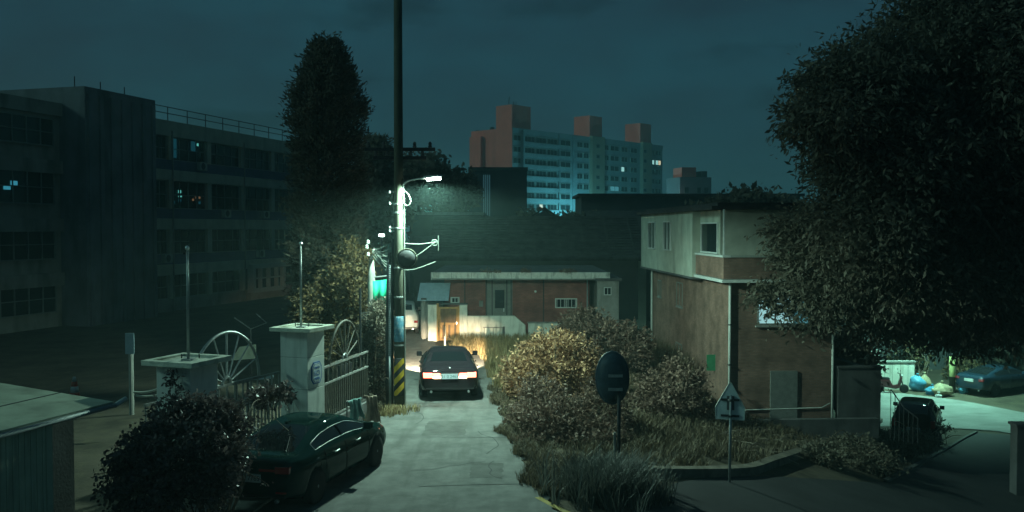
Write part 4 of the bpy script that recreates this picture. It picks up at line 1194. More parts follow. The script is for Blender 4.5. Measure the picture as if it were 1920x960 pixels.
# slatted post block and low plinth next to the pole
sp_ = thing('slatted_gatepost', 'dark slatted gatepost at the end of the school gate', 'gatepost', (-4.55, 24.5, 0), R(70))
for k in range(7):
    MB().box(-0.30 + 0.10 * k, -0.22 + 0.10 * k, -0.03, 0.03, 0.0, 1.62 + 0.03 * (k % 2)).build('slat', M['dark_metal'], sp_)
MB().box(-0.32, 0.42, 0.03, 0.07, 0.3, 0.4).box(-0.32, 0.42, 0.03, 0.07, 1.2, 1.3).build('rail', M['dark_metal'], sp_)
pl = thing('gate_plinth', 'low dark concrete plinth under the right gate leaf', 'plinth', (-4.72, 22.05, 0), math.atan2(3.25, 0.67))
MB().box(0.1, 3.4, -0.10, 0.10, 0, 0.50).build('plinth_body', M['dark_concrete'], pl, bevel=0.02)
# cloths hung over the rail
def cloth(label, m, x, y, rz, w, h, top_, seed):
    rnd = random.Random(seed)
    n, k = 34, 14
    ph = [rnd.uniform(0, 6.28) for _ in range(6)]
    mb = MB()
    for j in range(k + 1):
        f = (j - 4) / (k - 4)                       # below 0: lies over the rail and hangs behind it
        for ii in range(n + 1):
            u = ii / n
            amp = 0.012 + 0.045 * max(0, f)
            fold = amp * (math.sin(u * 17 + ph[0] + 1.2 * f) + 0.6 * math.sin(u * 31 + ph[1]))
            pinch = 1 - 0.28 * math.sin(math.pi * min(1, max(0, f + 0.15))) + 0.10 * max(0, f)
            hang = h * (0.86 + 0.10 * math.sin(u * 4 + ph[2]) + 0.05 * math.sin(u * 11 + ph[3]))
            if f >= 0:
                yy, zz = -0.05 - 0.05 * f + fold, top_ - hang * f
            else:
                a = -f * 4 / 10 * 2.5 * math.pi * 0.5
                yy, zz = -0.05 + 0.10 * (-f * 2.5) + 0.3 * fold, top_ + 0.035 * math.sin(a) - 0.25 * max(0, -f - 0.2)
            zz += 0.05 * (u - 0.5) * (1 if seed % 2 else -1) + 0.012 * math.sin(u * 9 + ph[4])
            mb.v.append((w * (u - 0.5) * pinch + 0.03 * f, yy, max(zz, 0.06)))
    for j in range(k):
        for ii in range(n):
            a_ = j * (n + 1) + ii
            mb.f.append((a_, a_ + n + 1, a_ + n + 2, a_ + 1))
    o = mb.build('hanging_cloth', M[m], None, smooth=True)
    o.location, o.rotation_euler = (x, y, 0), (0, 0, rz)
    o.modifiers.new('thick', 'SOLIDIFY').thickness = 0.010
    o.modifiers.new('soft', 'SUBSURF').levels = 1
    return tag(o, label, 'cloth')
cloth('dull teal cloth slung over the low rail by the parked car', 'cloth_teal', -3.98, 22.72, R(48), 0.46, 0.60, 0.99, 3)
cloth('faded brown cloth hanging in folds beside the parked car', 'cloth_brown', -3.62, 23.08, R(44), 0.40, 0.84, 1.01, 4)
rr = thing('drying_rail', 'low rail the cloths hang on beside the gate', 'rail', (-3.8, 22.9, 0), R(50))
MB().tube([(-0.5, 0.03, 0.97), (0.5, 0.03, 0.97)], 0.018, 6).build('bar', M['dark_metal'], rr)
for x in (-0.48, 0.48):
    MB().tube([(x, 0.03, 0), (x, 0.03, 0.97)], 0.018, 6).build('leg', M['dark_metal'], rr)

# clutter in the school yard behind the wheel
for i, (u0, v0, u1, v1, Y, m, lb) in enumerate(((433, 652, 480, 676, 27, 'shed_roof', 'pale sheet leaning behind the half-wheel'), (455, 708, 512, 714, 25, 'blue_board', 'pale plank lying behind the barred gate leaf'))):
    a, b = px(u0, v0, Y), px(u1, v1, Y)
    t = thing('leaning_sheet' if i == 0 else 'stored_plank', lb, 'board', (a.x, Y, 0))
    MB().prism([(0.0, b.z), (b.x - a.x, b.z + 0.06), (b.x - a.x, a.z + 0.10), (0.25, a.z + 0.02)], 0, 0.03).build('sheet', M[m], t)
    MB().box(0.1, 0.16, 0.04, 0.10, 0, b.z).box(b.x - a.x - 0.2, b.x - a.x - 0.14, 0.04, 0.10, 0, b.z).build('trestle', M['dark_metal'], t)
hp = [px(455, 606, 30), px(475, 590, 30), px(497, 612, 30), px(470, 620, 30)]
tag(MB().tube([px(440, 596, 30), px(470, 617, 30), px(500, 605, 30), px(480, 588, 30)], 0.018, 6).tube([(px(470, 617, 30).x, 30, -0.3), px(470, 617, 30)], 0.018, 6).build('goal_frame', M['dark_metal']), 'bent thin pipe frame standing in the dark yard', 'frame')
# notice on a post, yard cone
a, b = px(237, 624, 26), px(254, 663, 26)
t = thing('yard_notice', 'white notice board on a thick post in the dark yard', 'sign', ((a.x + b.x) / 2, 26, hz(a.x, 26)))
g0 = hz(a.x, 26)
MB().box(-(b.x - a.x) / 2, (b.x - a.x) / 2, -0.10, -0.07, b.z - g0, a.z - g0).build('panel', M['blue_board'], t)
MB().tube([(0, 0, 0), (0, 0, b.z - g0 + 0.1)], 0.07, 10).build('post', M['concrete'], t)
p = gt(140, 748)
t = thing('traffic_cone', 'red and white traffic cone standing beyond the shed roof', 'traffic cone', tuple(p))
zc = 0.05
MB().box(-0.26, 0.26, -0.26, 0.26, 0, 0.05).build('base', M['black'], t, bevel=0.015)
MB().lathe([(0.19, zc), (0.15, zc + 0.18)], 20).build('cone_skirt', M['red_cone'], t, smooth=True)
MB().lathe([(0.15, zc + 0.181), (0.11, zc + 0.38)], 20).build('white_band', M['porcelain'], t, smooth=True)
MB().lathe([(0.11, zc + 0.381), (0.08, zc + 0.54)], 20).build('red_band', M['red_cone'], t, smooth=True)
MB().lathe([(0.08, zc + 0.541), (0.05, zc + 0.68), (0.03, zc + 0.70)], 20).build('white_tip', M['porcelain'], t, smooth=True)
tag(MB().tube(sag(px(250, 735, 23), px(300, 728, 23), 0.05), 0.03, 6).tube(sag(px(255, 742, 23), px(300, 740, 23), 0.03), 0.03, 6).build('yard_rail', M['frame_pale']), 'pale low rail left of the near gate pillar', 'rail')

# ---------------------------------------------------------------- shed at the lower left
EA, EB = Vector((-7.20, 12.7, 2.4)), Vector((-6.57, 14.85, 2.4))
ed = (EB - EA).normalized()
shed = thing('guard_shed', 'low shed with pale sheet roof and ribbed wall at the picture corner', 'shed', (EB.x, EB.y, 0), math.atan2(ed.y, ed.x))
# local x runs along the eave (negative towards the lens), local +y runs away from the alley
sl_ = 0.085
MB().prism([(-6, 0), (0, 0), (0, 0.05), (-6, 0.05)], 0, 1.05, Matrix.Translation((0, 0, 2.4)) @ Matrix.Rotation(math.atan(sl_), 4, 'X')).build('roof_sheet', M['shed_roof'], shed)
MB().prism([(-6, 0), (0, 0), (0, 0.05), (-6, 0.05)], 1.08, 4.6, Matrix.Translation((0, 0, 2.4)) @ Matrix.Rotation(math.atan(sl_), 4, 'X')).build('roof_sheet', M['shed_roof'], shed)
MB().box(-6, 0.0, 1.05, 1.08, 2.45, 2.50, Matrix.Translation((0, 0, 0.045))).build('roof_seam', M['dark_metal'], shed)
MB().tube([(-6, -0.035, 2.385), (0.0, -0.035, 2.385)], 0.038, 10).build('gutter', M['conduit'], shed, smooth=True)
MB().tube([(0.0, -0.035, 2.385), (0.30, 0.0, 2.44)], 0.04, 10).build('gutter_spout', M['pipe'], shed, smooth=True)
MB().box(-6, 0, 0.0, 0.03, 2.34, 2.398).build('fascia', M['dark_metal'], shed)
rb = MB()
x = -6.0
while x < -1.42:
    rb.box(x, x + 0.045, 0.010, 0.035, 0.02, 2.335)
    rb.box(x + 0.045, x + 0.11, 0.020, 0.035, 0.02, 2.335)
    x += 0.11
rb.build('ribbed_wall', M['shed_wall'], shed)
MB().box(-1.42, -1.30, 0.006, 0.08, 0.0, 2.335).build('corner_post', M['shed_wall'], shed)
MB().box(-1.30, -0.05, 0.75, 0.80, 0.0, 2.30).build('recessed_wall', M['dark_concrete'], shed)  # dark tone stands in for the shade of the recess
MB().box(-1.34, -1.30, 0.08, 0.75, 0.0, 2.335).build('return_wall', M['shed_wall'], shed)
MB().box(-6.0, -0.10, 0.81, 4.4, 0.0, 2.34).build('shed_core', M['dark_concrete'], shed)

# ---------------------------------------------------------------- cars
_wheel = {}
def wheel_meshes(r, w):
    key = (r, w)
    if key in _wheel:
        return _wheel[key]
    q = Matrix.Rotation(math.pi / 2, 4, 'Y')
    ty = MB().lathe([(r * 0.66, -w / 2), (r * 0.93, -w / 2), (r, -w * 0.32), (r, w * 0.32), (r * 0.93, w / 2), (r * 0.66, w / 2)], 28, q).mesh('tyre', True)
    ty.materials.append(M['tyre'])
    rm = MB()
    rm.lathe([(r * 0.655, -w * 0.45), (r * 0.655, w * 0.45), (r * 0.60, w * 0.40), (r * 0.58, w * 0.1), (0.0, w * 0.08)], 28, q)
    ro = MB()
    for k in range(5):
        a = 2 * math.pi * k / 5
        for s in (-0.16, 0.16):
            m_ = Matrix.Rotation(a + s, 4, 'X')
            ro.box(w * 0.22, w * 0.44, -0.018, 0.018, r * 0.08, r * 0.62, m_)
    ro.lathe([(r * 0.13, w * 0.20), (r * 0.13, w * 0.46), (r * 0.09, w * 0.50)], 14, q)
    ri = rm.mesh('rim_barrel', True)
    ri.materials.append(M['black'])
    sp = ro.mesh('rim_spokes')
    sp.materials.append(M['rim'])
    _wheel[key] = (ty, ri, sp)
    return _wheel[key]

def car(name, label, loc, rz, paint, L=4.75, W=1.84, top=None, belt=(0.93, 0.90), roofw=0.60, glass_y=None, rear=None, front=None, wheels=(0.98, 3.80), wr=0.325, tumble=1.0, trim=False, tails=None, plate='plate', plate_z=0.78, lit=False, plate_text=None, cat='car', group=None, ink='plate_ink', gaps=(1.35, 2.28, 3.32)):
    t = thing(name, label, cat, loc, rz, group)
    hw = W / 2
    ty_, tz_ = zip(*top)
    wy = [0, 0.12, 0.4, 0.9, L - 1.0, L - 0.45, L - 0.15, L]
    wv = [0.84, 0.93, 0.985, 1.0, 1.0, 0.955, 0.87, 0.74]
    ys = sorted(set([0, 0.05, 0.15] + list(np.linspace(0.28, L - 0.28, 46)) + [L - 0.14, L - 0.05, L]))
    rows = []
    NR = 12
    grid = []
    for y in ys:
        w = hw * np.interp(y, wy, wv)
        zt = float(np.interp(y, ty_, tz_))
        bz = float(np.interp(y, [0, L * 0.5, L * 0.78, L], [belt[0], (belt[0] + belt[1]) / 2, belt[1], belt[1] - 0.22]))
        bz = min(bz, zt - 0.03)
        g = max(0.0, min(1.0, (zt - bz - 0.08) / 0.30))
        zb = 0.20 + 0.14 * max(0, 1 - y / 0.5) + 0.06 * max(0, 1 - (L - y) / 0.5)
        arch = 0.0
        for c in wheels:
            dd = abs(y - c)
            ra = wr + 0.055
            if dd < ra:
                arch = max(arch, wr + math.sqrt(ra * ra - dd * dd))
        sill = max(zb + 0.03, arch)
        mid = max(0.52, sill + 0.05)
        re = hw * (0.80 * (1 - g) * np.interp(y, wy, wv) + roofw / 0.5 * 0.5 * g) if False else (0.82 * w * (1 - g) + roofw * g)
        d = zt - bz
        pr = [(0.0, zb), (0.72 * w, zb), (0.955 * w, sill), (1.0 * w, mid), (0.985 * w, max(mid + 0.02, bz - 0.13)), (0.93 * w, bz)]
        e0 = (0.93 * w, bz)
        e1 = (re, zt - 0.045 * g - 0.012)
        for f in (0.14, 0.86, 1.0):
            pr.append((e0[0] + (e1[0] - e0[0]) * f, e0[1] + (e1[1] - e0[1]) * f + 0.012 * math.sin(math.pi * f) * 0))
        pr.append((re * 0.86, zt - 0.016 * g - 0.004))
        pr.append((re * 0.45, zt - 0.002))
        pr.append((0.0, zt))
        grid.append(pr)
    NR = len(grid[0])
    bm = bmesh.new()
    V = {}
    for i, y in enumerate(ys):
        for j, (xx, zz) in enumerate(grid[i]):
            for s in (1, -1):
                if xx == 0.0 and s == -1:
                    V[(i, j, s)] = V[(i, j, 1)]
                else:
                    V[(i, j, s)] = bm.verts.new((s * xx, y - L / 2, zz))
    ns = len(ys)
    gy0, gy1, qy0, qy1 = glass_y            # side glass from gy0 to gy1; rear window qy0=(a,b); windscreen qy1=(a,b)
    for i in range(ns - 1):
        ym = (ys[i] + ys[i + 1]) / 2
        for j in range(NR - 1):
            mi_ = 0
            if j == 6 and gy0 < ym < gy1: mi_ = 1
            if j >= 9 and qy0[0] < ym < qy0[1]: mi_ = 2
            if j >= 9 and qy1[0] < ym < qy1[1]: mi_ = 3
            for s in (1, -1):
                vs = [V[(i, j, s)], V[(i + 1, j, s)], V[(i + 1, j + 1, s)], V[(i, j + 1, s)]]
                if s == -1: vs = vs[::-1]
                u = []
                for q in vs:
                    if q not in u: u.append(q)
                try:
                    f = bm.faces.new(u)
                    f.material_index = mi_ + (3 if (mi_ == 1 and s == -1) else 0)
                    f.smooth = True
                except ValueError:
                    pass
    for i in (0, ns - 1):
        for j in range(NR - 1):
            vs = [V[(i, j, 1)], V[(i, j + 1, 1)], V[(i, j + 1, -1)], V[(i, j, -1)]]
            u = []
            for q in vs:
                if q not in u: u.append(q)
            if len(u) > 2:
                try:
                    f = bm.faces.new(u if i == 0 else u[::-1])
                    f.smooth = True
                except ValueError:
                    pass
    bmesh.ops.recalc_face_normals(bm, faces=bm.faces)
    me = bpy.data.meshes.new('car_tmp')
    bm.to_mesh(me)
    bm.free()
    tmp = bpy.data.objects.new('car_tmp', me)
    for _ in range(5): me.materials.append(M[paint])
    C.objects.link(tmp)
    tmp.modifiers.new('s', 'SUBSURF').levels = 1
    tmp.modifiers['s'].render_levels = 1
    dg = bpy.context.evaluated_depsgraph_get()
    ev = bpy.data.meshes.new_from_object(tmp.evaluated_get(dg))
    bpy.data.objects.remove(tmp)
    co = [v.co.copy() for v in ev.vertices]
    parts = {}
    for p in ev.polygons:
        parts.setdefault(p.material_index, []).append(tuple(p.vertices))
    body = None
    for mi_, nm in ((0, 'body'), (1, 'side_window'), (4, 'side_window'), (2, 'rear_window'), (3, 'windscreen')):
        fs = parts.get(mi_)
        if not fs: continue
        idx = {}
        mb = MB()
        for f in fs:
            mb.f.append(tuple(idx.setdefault(v, len(idx)) for v in f))
        mb.v = [None] * len(idx)
        for v, k in idx.items(): mb.v[k] = tuple(co[v])
        o = mb.build(nm, M[paint] if mi_ == 0 else M['car_glass'], t, smooth=True)
        if mi_ == 0: body = o
        if mi_ in (1, 4):
            # outline trim along the border of the glass
            ec = {}
            for f in mb.f:
                for a, b in zip(f, f[1:] + f[:1]):
                    k = (min(a, b), max(a, b)); ec[k] = ec.get(k, 0) + 1
            adj = {}
            for (a, b), c in ec.items():
                if c == 1:
                    adj.setdefault(a, []).append(b); adj.setdefault(b, []).append(a)
            s0 = next(iter(adj)); loop = [s0]; prev, cur = None, s0
            while True:
                nx_ = [q for q in adj[cur] if q != prev]
                if not nx_ or nx_[0] == s0: break
                prev, cur = cur, nx_[0]; loop.append(cur)
                if len(loop) > 500: break
            sx = 0.006 if mi_ == 1 else -0.006
            pts = [Vector(mb.v[k]) + Vector((sx, 0, 0)) for k in loop]
            pts.append(pts[0])
            MB().tube(pts, 0.007, 5, cap=False).build('window_trim', M['trim'] if trim else M['black'], o, smooth=True)
            ysd = [p_.y for p_ in pts]
            yb = (min(ysd) + max(ysd)) / 2 + 0.02
            zz = [p_.z for p_ in pts]
            lo_ = min(pts, key=lambda p_: abs(p_.y - yb) + p_.z * 0.5)
            hi_ = min(pts, key=lambda p_: abs(p_.y - yb) - p_.z * 0.5)
            MB().tube([lo_, hi_], 0.022, 5).build('door_pillar', M['black'], o)
    # wheels
    tyre, ri, sp = wheel_meshes(wr, 0.21)
    for c in wheels:
        for s in (1, -1):
            w_ = bpy.data.objects.new('wheel', tyre)
            C.objects.link(w_)
            w_.parent = t
            w_.location = (s * (hw - 0.125), c - L / 2, wr)
            if s == -1: w_.rotation_euler = (0, 0, math.pi)
            for nm, me_ in (('rim_barrel', ri), ('rim', sp)):
                r_ = bpy.data.objects.new(nm, me_)
                C.objects.link(r_)
                r_.parent = w_
    bpy.context.view_layer.update()
    # mirrors, handles
    ym = glass_y[3][1] - 0.42 - L / 2
    zb_ = (belt[0] + belt[1]) / 2
    for s in (1, -1):
        m_ = MB().box(-0.09, 0.09, -0.06, 0.06, -0.075, 0.075, Matrix.Translation((s * (hw + 0.03), ym, zb_ + 0.10))).box(-0.05, 0.05, -0.025, 0.025, -0.02, 0.02, Matrix.Translation((s * (hw - 0.06), ym + 0.02, zb_ + 0.03))).build('door_mirror', M[paint], t, bevel=0.03)
        for yh in (1.65, 2.65):
            MB().tube([(s * (hw + 0.002), yh - L / 2, zb_ - 0.10), (s * (hw + 0.022), yh + 0.04 - L / 2, zb_ - 0.095), (s * (hw + 0.022), yh + 0.16 - L / 2, zb_ - 0.09), (s * (hw + 0.002), yh + 0.20 - L / 2, zb_ - 0.09)], 0.014, 6).build('door_handle', M['trim'] if trim else M[paint], t)
    y0 = -L / 2
    # rear lamps: list of (x0, x1, z0, z1, material) mirrored
    for (x0, x1, z0, z1, m_, wrap) in tails or ():
        for s in (1, -1):
            P_ = [(x0, -0.012), (x1, -0.004 + wrap * 0.25), (x1 + 0.01, 0.10 + wrap), (x0, 0.10)]
            if s == -1: P_ = [(-a_, b_) for a_, b_ in P_][::-1]
            MB().plan([(a_, y0 + b_) for a_, b_ in P_], z0, z1).build('tail_light', M[m_], t, bevel=0.012)
    pw, ph = 0.26, 0.075
    plt = MB().box(-pw, pw, y0 - 0.025, y0 + 0.02, plate_z - ph, plate_z + ph).build('number_plate', M[plate], t, bevel=0.006)
    if plate_text:
        fc = bpy.data.curves.new('plate_letters', 'FONT')
        fc.body, fc.size, fc.extrude, fc.align_x, fc.align_y = plate_text, 0.125, 0.001, 'CENTER', 'CENTER'
        fo = bpy.data.objects.new('plate_letters', text_mesh(fc))
        fo.data.materials.append(M[ink])
        C.objects.link(fo)
        fo.parent = plt
        fo.location = (0, y0 - 0.0275, plate_z)
        fo.rotation_euler = (math.pi / 2, 0, 0)
    # shut lines round the doors and the boot, proud by a hair
    def prof_at(y):
        i = min(range(len(ys)), key=lambda q_: abs(ys[q_] - y))
        return ys[i], grid[i]
    for yq in gaps:
        yy, pr = prof_at(yq)
        for s in (1, -1):
            MB().tube([(s * (pr[j][0] + 0.002), yy - L / 2, pr[j][1]) for j in (2, 3, 4, 5)], 0.006, 4).build('shut_line', M['black'], t)
    for s in (1, -1):
        ln = [(s * (grid[i][4][0] + 0.001), ys[i] - L / 2, grid[i][4][1]) for i in range(4, len(ys) - 5)]
        MB().tube(ln, 0.004, 4).build('crease_line', M[paint], t)
    # bumper crease, exhausts, head lamps
    MB().box(-hw * 0.80, hw * 0.80, y0 - 0.015, y0 + 0.05, 0.36, 0.40).build('bumper_strip', M['black'], t, bevel=0.01)
    for s in (1, -1):
        q = Matrix.Translation((s * hw * 0.62, y0 + 0.04, 0.30)) @ Matrix.Rotation(math.pi / 2, 4, 'X')
        MB().lathe([(0.032, 0), (0.04, 0.01), (0.04, 0.06), (0.03, 0.065)], 12, q).build('exhaust', M['chrome'], t)
        yf = L / 2
        P_ = [(hw * 0.42, yf - 0.02), (hw * 0.70, yf - 0.10), (hw * 0.925, yf - 0.50), (hw * 0.80, yf - 0.52), (hw * 0.40, yf - 0.12)]
        if s == -1: P_ = [(-a_, b_) for a_, b_ in P_][::-1]
        MB().plan(P_[::-1], 0.60, 0.71).build('headlight', M['head_lit'] if lit else M['head_clear'], t, bevel=0.015)
    return t

SEDAN = [(0, 0.84), (0.05, 0.96), (0.25, 1.005), (0.85, 1.03), (1.0, 1.06), (1.3, 1.19), (1.62, 1.315), (1.9, 1.35), (2.3, 1.37), (2.75, 1.35), (3.05, 1.29), (3.45, 1.14), (3.72, 1.01), (4.0, 0.96), (4.45, 0.88), (4.7, 0.78), (4.85, 0.62)]
FAST = [(0, 0.90), (0.05, 1.02), (0.22, 1.075), (0.5, 1.07), (0.8, 1.14), (1.2, 1.26), (1.6, 1.355), (2.0, 1.40), (2.3, 1.405), (2.65, 1.39), (2.95, 1.31), (3.4, 1.12), (3.65, 1.0), (4.0, 0.94), (4.4, 0.86), (4.6, 0.77), (4.75, 0.60)]
HATCH = [(0, 0.95), (0.05, 1.10), (0.12, 1.2), (0.3, 1.40), (0.55, 1.50), (1.0, 1.54), (1.8, 1.56), (2.3, 1.53), (2.65, 1.42), (3.1, 1.17), (3.3, 1.07), (3.7, 0.98), (4.0, 0.88), (4.2, 0.65)]

# sedan driving away
cl = Vector((-1.89, 27.45, 0.035))
hd = R(5.5)
cy = 4.85 / 2
sedan = car('sedan', 'dark sedan with glowing tail lights driving away up the alley', (cl.x - math.sin(hd) * cy, cl.y + math.cos(hd) * cy, 0.035), hd, 'paint_black', L=4.85, W=1.83, top=SEDAN, belt=(0.94, 0.90), roofw=0.60,
            glass_y=(1.05, 3.45, (1.02, 1.66), (2.92, 3.70)), wheels=(0.98, 3.82), wr=0.325,
            tails=[(0.52, 0.80, 0.72, 0.87, 'tail_lit', 0.05), (0.28, 0.51, 0.77, 0.86, 'tail_lit', 0.0), (0.28, 0.51, 0.70, 0.765, 'tail_hot', 0.0)], plate='plate_lit', plate_z=0.76, lit=True, plate_text='31 0 2463', ink='plate_ink_soft')
MB().tube([(0.0, -4.85 / 2 + 0.13, 1.0), (0.0, -4.85 / 2 + 0.11, 1.012)], 0.02, 10).build('badge', M['chrome'], sedan)
MB().box(-0.30, 0.30, -4.85 / 2 - 0.016, -4.85 / 2 + 0.03, 0.845, 0.865).build('boot_trim', M['chrome'], sedan)
for s in (-1, 1):
    sd = bpy.data.lights.new('headlight_beam', 'SPOT')
    sd.energy, sd.color, sd.spot_size, sd.spot_blend, sd.shadow_soft_size = 9000, (1.0, 0.80, 0.52), R(40), 0.45, 0.06
    so = bpy.data.objects.new('headlight_beam', sd)
    C.objects.link(so)
    so.parent = sedan
    so.location = (s * 0.60, 4.85 / 2 + 0.06, 0.64)
    so.rotation_euler = (R(90 - 16.0), 0, R(9 if s < 0 else -3))
# parked fastback
fw_pos, rw_pos = Vector((-2.93, 20.2)), Vector((-3.72, 17.2))
dv = (fw_pos - rw_pos).normalized()
ang = math.atan2(dv.y, dv.x) - math.pi / 2
nrm = Vector((-dv.y, dv.x))
ctr = rw_pos + nrm * 0.90 + dv * (4.75 / 2 - 0.98)
parked = car('parked_car', 'dark green fastback parked nose-up beside the gate', (ctr.x, ctr.y, 0.032), ang, 'paint_teal', L=4.75, W=1.88, top=FAST, belt=(0.99, 0.90), roofw=0.58,
    glass_y=(0.98, 3.40, (0.52, 1.62), (2.78, 3.62)), wheels=(0.98, 3.82), wr=0.34, trim=True,
    tails=[(0.55, 0.815, 0.80, 0.93, 'tail_red', 0.14), (0.22, 0.545, 0.83, 0.88, 'tail_red', 0.0), (0.56, 0.76, 0.44, 0.475, 'tail_red', 0.02)], plate='plate', plate_z=0.70, plate_text='37 1 7765')
MB().tube([(0.50, -1.85, 1.115), (0.30, -1.35, 1.25)], 0.008, 5).build('rear_wiper', M['black'], parked)
MB().plan([(-0.03, -0.95), (0.03, -0.95), (0.012, -0.78), (-0.012, -0.78)], 1.385, 1.44).build('roof_aerial', M['paint_teal'], parked, bevel=0.01)
# white car farther up the alley
wc = px(768, 630, 44.8)
car('white_car', 'white car standing farther up the alley behind the pole', (wc.x - 0.55, 46.6, 0.035), R(6), 'paint_white', L=4.2, W=1.70, top=HATCH, belt=(1.0, 0.95), roofw=0.58,
    glass_y=(0.40, 2.95, (0.12, 0.52), (2.50, 3.25)), wheels=(0.75, 3.3), wr=0.30, tails=[(0.58, 0.76, 0.60, 0.72, 'tail_red', 0.05)], plate_z=0.62)
# cars on the lower lane
g = hz(17.0, 37.5)
car('small_hatchback', 'dark hatchback climbing off the lower lane below the trees', (16.9, 37.6, g + 0.03), R(-28), 'paint_grey', L=4.2, W=1.75, top=HATCH, belt=(1.0, 0.95), roofw=0.60,
    glass_y=(0.40, 2.95, (0.12, 0.52), (2.50, 3.25)), wheels=(0.75, 3.3), wr=0.30, tails=[(0.62, 0.78, 0.70, 1.0, 'tail_red', 0.06)], plate_z=0.62)
q = gt(1850, 742)
car('blue_car', 'dark blue car parked at the far edge of the lower lane', (q.x + 1.2, q.y + 1.2, q.z + 0.03), R(-62), 'paint_blue', L=4.75, W=1.8, top=FAST, belt=(0.99, 0.90), roofw=0.58,
    glass_y=(0.98, 3.40, (0.52, 1.62), (2.78, 3.62)), wheels=(0.98, 3.82), wr=0.32, tails=[(0.55, 0.79, 0.78, 0.90, 'tail_red', 0.08)])

# ---------------------------------------------------------------- signs on the right
p = gt(1368, 905)
sg = thing('pentagon_sign', 'five-sided road sign seen from its bare back on a thin post', 'sign', tuple(p), R(-16))
k = p.y / FPX
zc = lambda v: px(1368, v, p.y).z - p.z
pent = [(-26 * k, zc(786)), (26 * k, zc(786)), (27 * k, zc(764)), (2 * k, zc(718)), (-2 * k, zc(718)), (-27 * k, zc(764))]
MB().prism(pent, -0.02, 0.0).build('plate', M['sign_back'], sg)
for i in range(6):
    a, b = pent[i], pent[(i + 1) % 6]
    MB().tube([(a[0], -0.022, a[1]), (b[0], -0.022, b[1])], 0.012, 5).build('folded_edge', M['pipe'], sg)
MB().tube([(0, -0.06, 0), (0.015, -0.06, zc(740))], 0.028, 10).build('post', M['metal'], sg, smooth=True)
MB().box(-0.07, 0.09, -0.055, -0.023, zc(768), zc(742)).build('channel', M['dark_concrete'], sg)
for v in (777, 747):
    MB().box(-0.20, 0.20, -0.05, -0.021, zc(v + 4), zc(v)).build('bracket', M['dark_metal'], sg)
    MB().lathe([(0.05, -0.02), (0.06, 0), (0.05, 0.02)], 12, Matrix.Translation((0.01, -0.075, zc(v + 2)))).build('clamp', M['dark_metal'], sg)

p = Vector((2.15, 19.4, hz(2.15, 19.4)))
mr = thing('road_mirror', 'large oval back of a road mirror standing among the bushes', 'mirror', tuple(p), R(0))
k = p.y / FPX
zc2 = lambda v: px(1150, v, p.y).z - p.z
xo = (1149 - 960) * k - p.x
cz = (zc2(660) + zc2(757)) / 2
hh, hw_ = (zc2(660) - zc2(757)) / 2, 31 * k
mm = Matrix.Translation((xo, 0, cz)) @ Matrix.Rotation(R(-8), 4, 'Z') @ Matrix.Diagonal((hw_, 1, hh, 1)) @ Matrix.Rotation(R(90), 4, 'X')
MB().lathe([(0.10, 0.17), (0.5, 0.15), (0.85, 0.09), (1.0, 0.0), (1.0, -0.03)], 36, mm).build('shell', M['mirror_back'], mr, smooth=True)
MB().lathe([(0.97, -0.035), (0.5, -0.09), (0.0, -0.11)], 36, mm).build('mirror_face', M['chrome'], mr, smooth=True)
MB().lathe([(1.0, 0.03), (1.04, 0.01), (1.04, -0.03), (1.0, -0.04)], 36, mm).build('rim', M['mirror_back'], mr, smooth=True)
MB().tube([(xo + 0.13, -0.12, -0.1), (xo + 0.13, -0.12, cz + 0.1)], 0.038, 12).build('post', M['dark_metal'], mr, smooth=True)
for z in (cz - 0.25, cz + 0.04):
    MB().box(xo - 0.1, xo + 0.2, -0.19, -0.10, z, z + 0.06).build('bracket', M['metal'], mr)
MB().plan([(xo + 0.02, -0.14), (xo + 0.07, -0.14), (xo + 0.07, -0.10), (xo + 0.02, -0.10)], 0.3, 0.95).build('label_strip', M['concrete'], mr)
# dark post at the right edge of the picture
q = gt(1905, 930)
t = thing('wall_end', 'dark rendered wall end at the right picture edge', 'wall', (q.x, q.y, q.z), 0)
MB().box(0.0, 3.0, 0, 0.4, -0.3, px(1905, 800, q.y).z - q.z).build('wall_body', M['dark_concrete'], t, bevel=0.02)
MB().box(-0.05, 3.05, -0.05, 0.45, px(1905, 800, q.y).z - q.z, px(1905, 800, q.y).z - q.z + 0.08).build('coping', M['dark_concrete'], t)

# ---------------------------------------------------------------- things on the lower lane
lp = gt(1785, 736)
t = thing('lane_pole', 'pale lane pole with dark bands under the big tree', 'utility pole', tuple(lp))
MB().tube([(0, 0, -0.2), (0, 0, 4), (0, 0, 8.5)], [0.15, 0.14, 0.12], 16).build('shaft', M['pole'], t, smooth=True)
MB().lathe([(0.150, 0.85), (0.158, 0.87), (0.156, 1.9), (0.148, 1.92)], 18).build('yellow_wrap', M['stripe_pale'], t, smooth=True)
for z in (1.95, 2.45):
    MB().lathe([(0.150, z), (0.158, z + 0.01), (0.156, z + 0.16), (0.148, z + 0.17)], 18).build('dark_band', M['black'], t, smooth=True)
l2 = thing('lane_lamp', 'street lamp high on the lane pole hidden in the foliage', 'street lamp', (lp.x, lp.y, lp.z + 6.6))
MB().tube([(0, 0, 0), (-0.3, -0.2, 0.35), (-1.2, -0.9, 0.5)], 0.03, 8).build('arm', M['metal'], l2)
MB().plan([(-1.6, -1.3), (-1.15, -0.95), (-1.25, -0.8), (-1.75, -1.12)], 0.44, 0.54).build('lamp_head', M['metal'], l2)
MB().plan([(-1.55, -1.22), (-1.22, -0.97), (-1.30, -0.87), (-1.65, -1.10)], 0.40, 0.438).build('lens', M['lamp_lit'], l2)
ld = bpy.data.lights.new('lane_lamp_light', 'SPOT')
ld.energy, ld.color, ld.shadow_soft_size, ld.spot_size, ld.spot_blend = 5200, (0.40, 1.0, 0.78), 0.12, R(150), 0.5
lo = bpy.data.objects.new('lane_lamp_light', ld)
